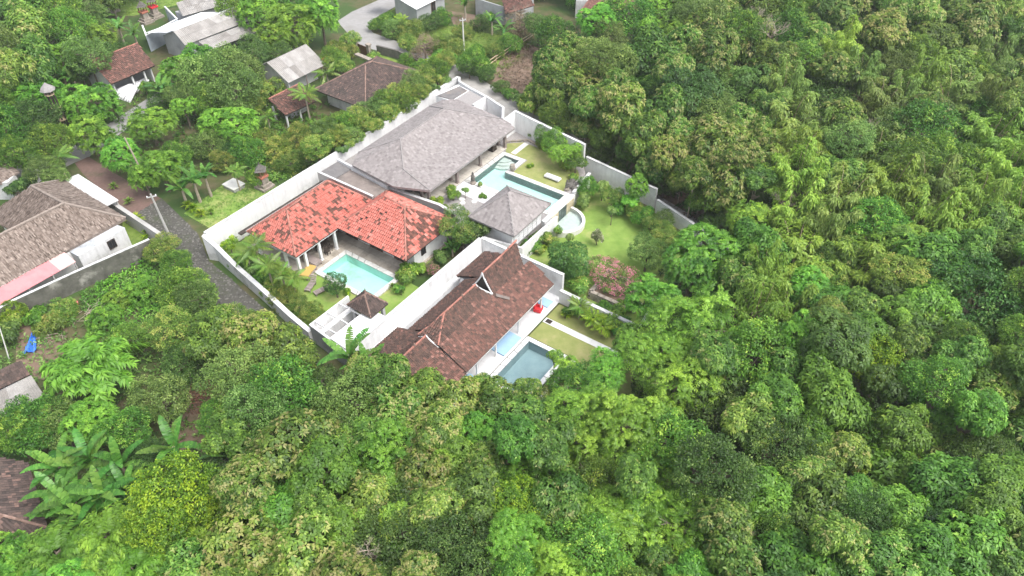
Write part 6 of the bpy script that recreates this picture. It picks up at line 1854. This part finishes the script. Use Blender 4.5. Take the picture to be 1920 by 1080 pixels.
# bare branches standing out of the canopy
for px, py, r, h in [(1446, 62, 34, 10), (1470, 378, 26, 7), (1415, 30, 22, 10), (1060, 748, 22, 6), (690, 1030, 26, 9), (1630, 240, 20, 9), (975, 22, 24, 4), (1750, 745, 22, 9), (1395, 1000, 22, 9)]:
    T('bare', px, py, r, h)
fill([(1400, 400), (2020, 432), (2020, 720), (1500, 740), (1370, 600)], {'teak': 4, 'green': 4, 'fine_green': 2, 'feather': 1.5, 'dark': 1.5, 'bamboo': 1.2, 'olive': 1}, (38, 74), (6.5, 11))
fill([(1330, 660), (1500, 720), (2020, 720), (2020, 1180), (1330, 1180)], {'teak': 5, 'green': 5, 'fine_dark': 1.6, 'dark': 1.4, 'fine_green': 1}, (44, 86), (6.5, 11))
fill([(960, 800), (1340, 780), (1340, 1180), (960, 1180)], {'feather_loose': 4, 'fine_green': 3, 'teak': 2, 'green': 1}, (44, 84), (6.5, 10.5))
fill([(660, 740), (960, 790), (960, 1180), (430, 1180), (430, 880), (600, 800)], {'teak': 5, 'teak_tan': 3, 'green': 2, 'fine_dark': 1.5, 'feather': 1}, (44, 80), (6, 9.5))
fill([(430, 660), (640, 690), (660, 820), (420, 860)], {'fine': 4, 'fine_green': 3, 'teak': 1}, (48, 64), (6.5, 8))
fill([(-80, 1010), (430, 1000), (430, 1180), (-80, 1180)], {'frond': 3, 'feather': 2, 'fine_green': 1}, (52, 70), (5, 6))
fill([(-90, -60), (250, -60), (190, 120), (-90, 310)], {'teak': 3, 'fine_green': 4, 'fine': 2}, (40, 54), (6, 9))
fill([(860, -70), (1100, -60), (1100, -20), (860, -30)], {'fine_green': 3, 'feather': 3}, (40, 50), (5, 7))
# understorey bushes between the trunks, so that gaps show leaves before dark ground
UNDER = [(1400, 100), (1600, 560), (1330, 560), (1390, 720), (1600, 800), (1800, 700), (1750, 900), (1500, 960), (1880, 1000), (1050, 850), (900, 860), (800, 900), (650, 830), (600, 950), (1200, 880), (1330, 860), (1700, 520), (1860, 480), (1500, 480), (1350, 420), (470, 850), (350, 880), (260, 940), (1210, 740), (1400, 1040), (1640, 1040)]
for k_, (x, y) in enumerate([(1000, 188), (1042, 212), (1088, 236), (1130, 254), (1180, 280), (1228, 308), (1278, 342), (1325, 372), (1370, 395)]): T(('teak', 'fine_green', 'teak_tan')[k_ % 3], x, y, random.uniform(26, 34), random.uniform(4, 5.5))
for x, y in [(1122, 288), (1160, 312), (1205, 332), (1245, 350), (1310, 388), (1345, 402), (1385, 412), (1420, 425)]: T('fine_dark', x, y, random.uniform(20, 28), 2.6)
for x, y in UNDER: T('fine_dark' if (x + y) % 3 else 'dark', x, y, random.uniform(30, 44), 3.2)

# ---- low growth (nobody could count it)
V_LEFT = [(-100, 600), (40, 585), (150, 560), (290, 480), (345, 500), (420, 590), (500, 640), (600, 690), (640, 760), (600, 900), (300, 1100), (-120, 1100)]
scatter_cover('undergrowth', [V_LEFT], 2.6, 'fine', .42, .13, 8, .35, (.1, .8), label='tangled green undergrowth below the mossy wall', cat='undergrowth')
scatter_cover('undergrowth', [[(150, 555), (290, 475), (350, 505), (400, 580), (300, 600), (180, 640)]], 5, 'feather', .35, .12, 8, .45, (.2, .9), label='bright green scrub on the bank below the mossy wall', cat='undergrowth')
V_MID = [(300, 150), (480, 130), (620, 200), (640, 280), (500, 350), (400, 330), (330, 350), (250, 300), (150, 250), (-60, 320), (-100, 100), (120, 100), (220, 200)]
scatter_cover('undergrowth', [V_MID], 1.7, 'fine_green' if False else 'green', .5, .16, 7, .4, (.1, .7), label='mixed green undergrowth among the village trees', cat='undergrowth')
scatter_cover('undergrowth', [[(455, 240), (560, 225), (650, 235), (640, 285), (520, 345), (460, 310)]], 5.5, 'olive', .34, .11, 9, .5, (.15, .95), label='olive creeping growth behind the long white wall', cat='undergrowth')
scatter_cover('undergrowth', [[(690, 44), (745, 14), (860, 30), (960, 60), (1000, 80), (940, 150), (880, 130), (830, 105), (740, 74)]], 2.2, 'olive', .36, .1, 7, .25, (.2, .8), label='low weeds over the grassy clearing at the top', cat='undergrowth')
scatter_cover('grass', [[(345, 400), (430, 338), (520, 350), (470, 400), (400, 432)]], 14, 'grass', .28, .04, 6, .1, (.35, .95), label='short bright grass on the small plot by the long wall', cat='grass')
scatter_cover('grass', [[(700, 40), (745, 16), (900, 60), (950, 75), (920, 125), (820, 95)], [(190, -10), (420, -10), (330, 12), (250, 30), (200, 30)]], 7, 'grass', .3, .05, 6, .12, (.3, .9), label='rough grass in the clearings at the top', cat='grass')
WOODS = [(1000, 100), (1300, -60), (2050, -60), (2050, 1200), (420, 1200), (650, 760), (1000, 810), (1060, 760), (1180, 640), (1230, 540), (1250, 445), (1330, 440), (1230, 360), (1080, 250)]
scatter_cover('forest_floor_growth', [WOODS], 1.1, 'dark', .6, .2, 7, .5, (.1, .7), label='dark low growth on the forest floor', cat='undergrowth')
scatter_cover('fallen_leaves', [[(960, 75), (1012, 90), (1000, 200), (930, 170)], [(1100, 318), (1240, 378), (1330, 432), (1420, 430), (1260, 340)]], 9, 'dry', .3, .12, 3, .04, (.1, .9), label='dry fallen leaves on the bare earth by the lane', cat='leaf litter')

# ------------------------------------------------------------------ labels that single each plant out
LM = [('the big grey roof', 800, 265), ('the small grey roof', 955, 400), ('the red tiled roofs', 650, 405), ('the brown stepped roof', 900, 590), ('the long pool', 990, 340), ('the half-round basin', 1065, 415),
      ('the pink bougainvillea', 1152, 515), ('the red villa pool', 690, 515), ('the grey stone pool', 1000, 670), ('the thatched house', 100, 430), ('the pink awning', 70, 510), ('the cobbled lane', 370, 470), ('the red earth lane', 230, 345),
      ('the farmhouse', 225, 125), ('the long grey shed', 420, 55), ('the grey roofed shed', 555, 115), ('the dark hipped roof', 690, 155), ('the road bend', 700, 60), ('the white-roofed house', 780, 10), ('the long white wall', 560, 330),
      ('the lane wall', 1170, 330), ('the tan-tipped wood', 1250, 190), ('the bamboo grove', 1650, 250), ('the top right corner', 1880, 20), ('the right edge', 1880, 480), ('the lone dark-crowned tree', 1820, 565), ('the yellow-green round tree', 962, 948), ('the lower right corner', 1850, 1020),
      ('the bottom edge', 1350, 1060), ('the blue tarp', 60, 650), ('the corner tile roof', 40, 970), ('the plumed tree', 165, 690), ('the top left corner', 40, 30), ('the forest centre', 1450, 740), ('the bottom middle', 700, 1030), ('the brush pile', 378, 748)]


def where_phrase(x, y, skip):
    best = min(LM, key=lambda l: (l[1] - x) ** 2 + ((l[2] - y) * 1.1) ** 2)
    dx, dy = x - best[1], y - best[2]
    d = math.hypot(dx, dy)
    if best[0].startswith(('the top left', 'the top right', 'the lower right', 'the right edge', 'the bottom', 'the forest centre')) and d < 170:
        side = 'near' if d > 45 else 'at'
    elif d < 26: side = 'at'
    elif abs(dx) > abs(dy): side = 'right of' if dx > 0 else 'left of'
    else: side = 'below' if dy > 0 else 'above'
    far = 'well ' if d > 110 and side not in ('near', 'at') else ''
    return f'{far}{side} {best[0]}'


ORD = ['leftmost', 'second from left', 'third from left', 'fourth from left', 'fifth from left', 'sixth from left', 'seventh from left', 'eighth from left', 'ninth from left', 'tenth from left', 'eleventh from left', 'twelfth from left', 'thirteenth from left']
groups = {}
for o, x, y, ds, sp, r in TREES:
    groups.setdefault((ds, where_phrase(x, y, sp)), []).append((x, y, r, o))
kinds = {}
for (ds, wh), l in groups.items():
    l.sort(key=lambda q: q[0])
    for i, (x, y, r, o) in enumerate(l):
        if len(l) == 1: s = f'{ds} {wh}'
        elif len(l) == 2:
            ra, rb = l[0][2], l[1][2]
            if abs(ra - rb) > .18 * max(ra, rb): s = f'{"larger" if r == max(ra, rb) else "smaller"} {ds} {wh}'
            elif abs(l[0][1] - l[1][1]) > abs(l[0][0] - l[1][0]): s = f'{"upper" if y == min(l[0][1], l[1][1]) else "lower"} {ds} {wh}'
            else: s = f'{ds} {wh}, the {"left" if i == 0 else "right"} one'
        else: s = f'{ds} {wh}, {ORD[min(i, 12)]}'
        o['label'] = s
        o['group'] = ds.replace('tree', 'trees').replace('shrub', 'shrubs') if 'tree' in ds or 'shrub' in ds else ds + 's'
print('TREES', len(TREES), 'objects', len(bpy.data.objects), 'tris', sum(sum(len(p.vertices) - 2 for p in m.polygons) for m in bpy.data.meshes if len(m.polygons) < 50000) + sum(2 * len(m.polygons) for m in bpy.data.meshes if len(m.polygons) >= 50000))

# ------------------------------------------------------------------ the damp air between the drone and the wood
hz = MB()
x0, x1, y0, y1, z0, z1 = -480, 480, -150, 780, -2.5, 51.5
V8 = [(x, y, z) for z in (z0, z1) for y in (y0, y1) for x in (x0, x1)]
for f in ((0, 2, 3, 1), (4, 5, 7, 6), (0, 1, 5, 4), (2, 6, 7, 3), (0, 4, 6, 2), (1, 3, 7, 5)): hz.face([V8[i] for i in f])
hm = bpy.data.materials.new('haze'); hm.use_nodes = True
hm.node_tree.nodes.remove(hm.node_tree.nodes['Principled BSDF'])
pv_ = hm.node_tree.nodes.new('ShaderNodeVolumePrincipled')
pv_.inputs['Color'].default_value = (0.93, 0.95, 1, 1)
pv_.inputs['Density'].default_value = 0.0003
pv_.inputs['Anisotropy'].default_value = 0.2
hm.node_tree.links.new(pv_.outputs[0], hm.node_tree.nodes['Material Output'].inputs['Volume'])
hz.build('haze', hm, None, kind='stuff')
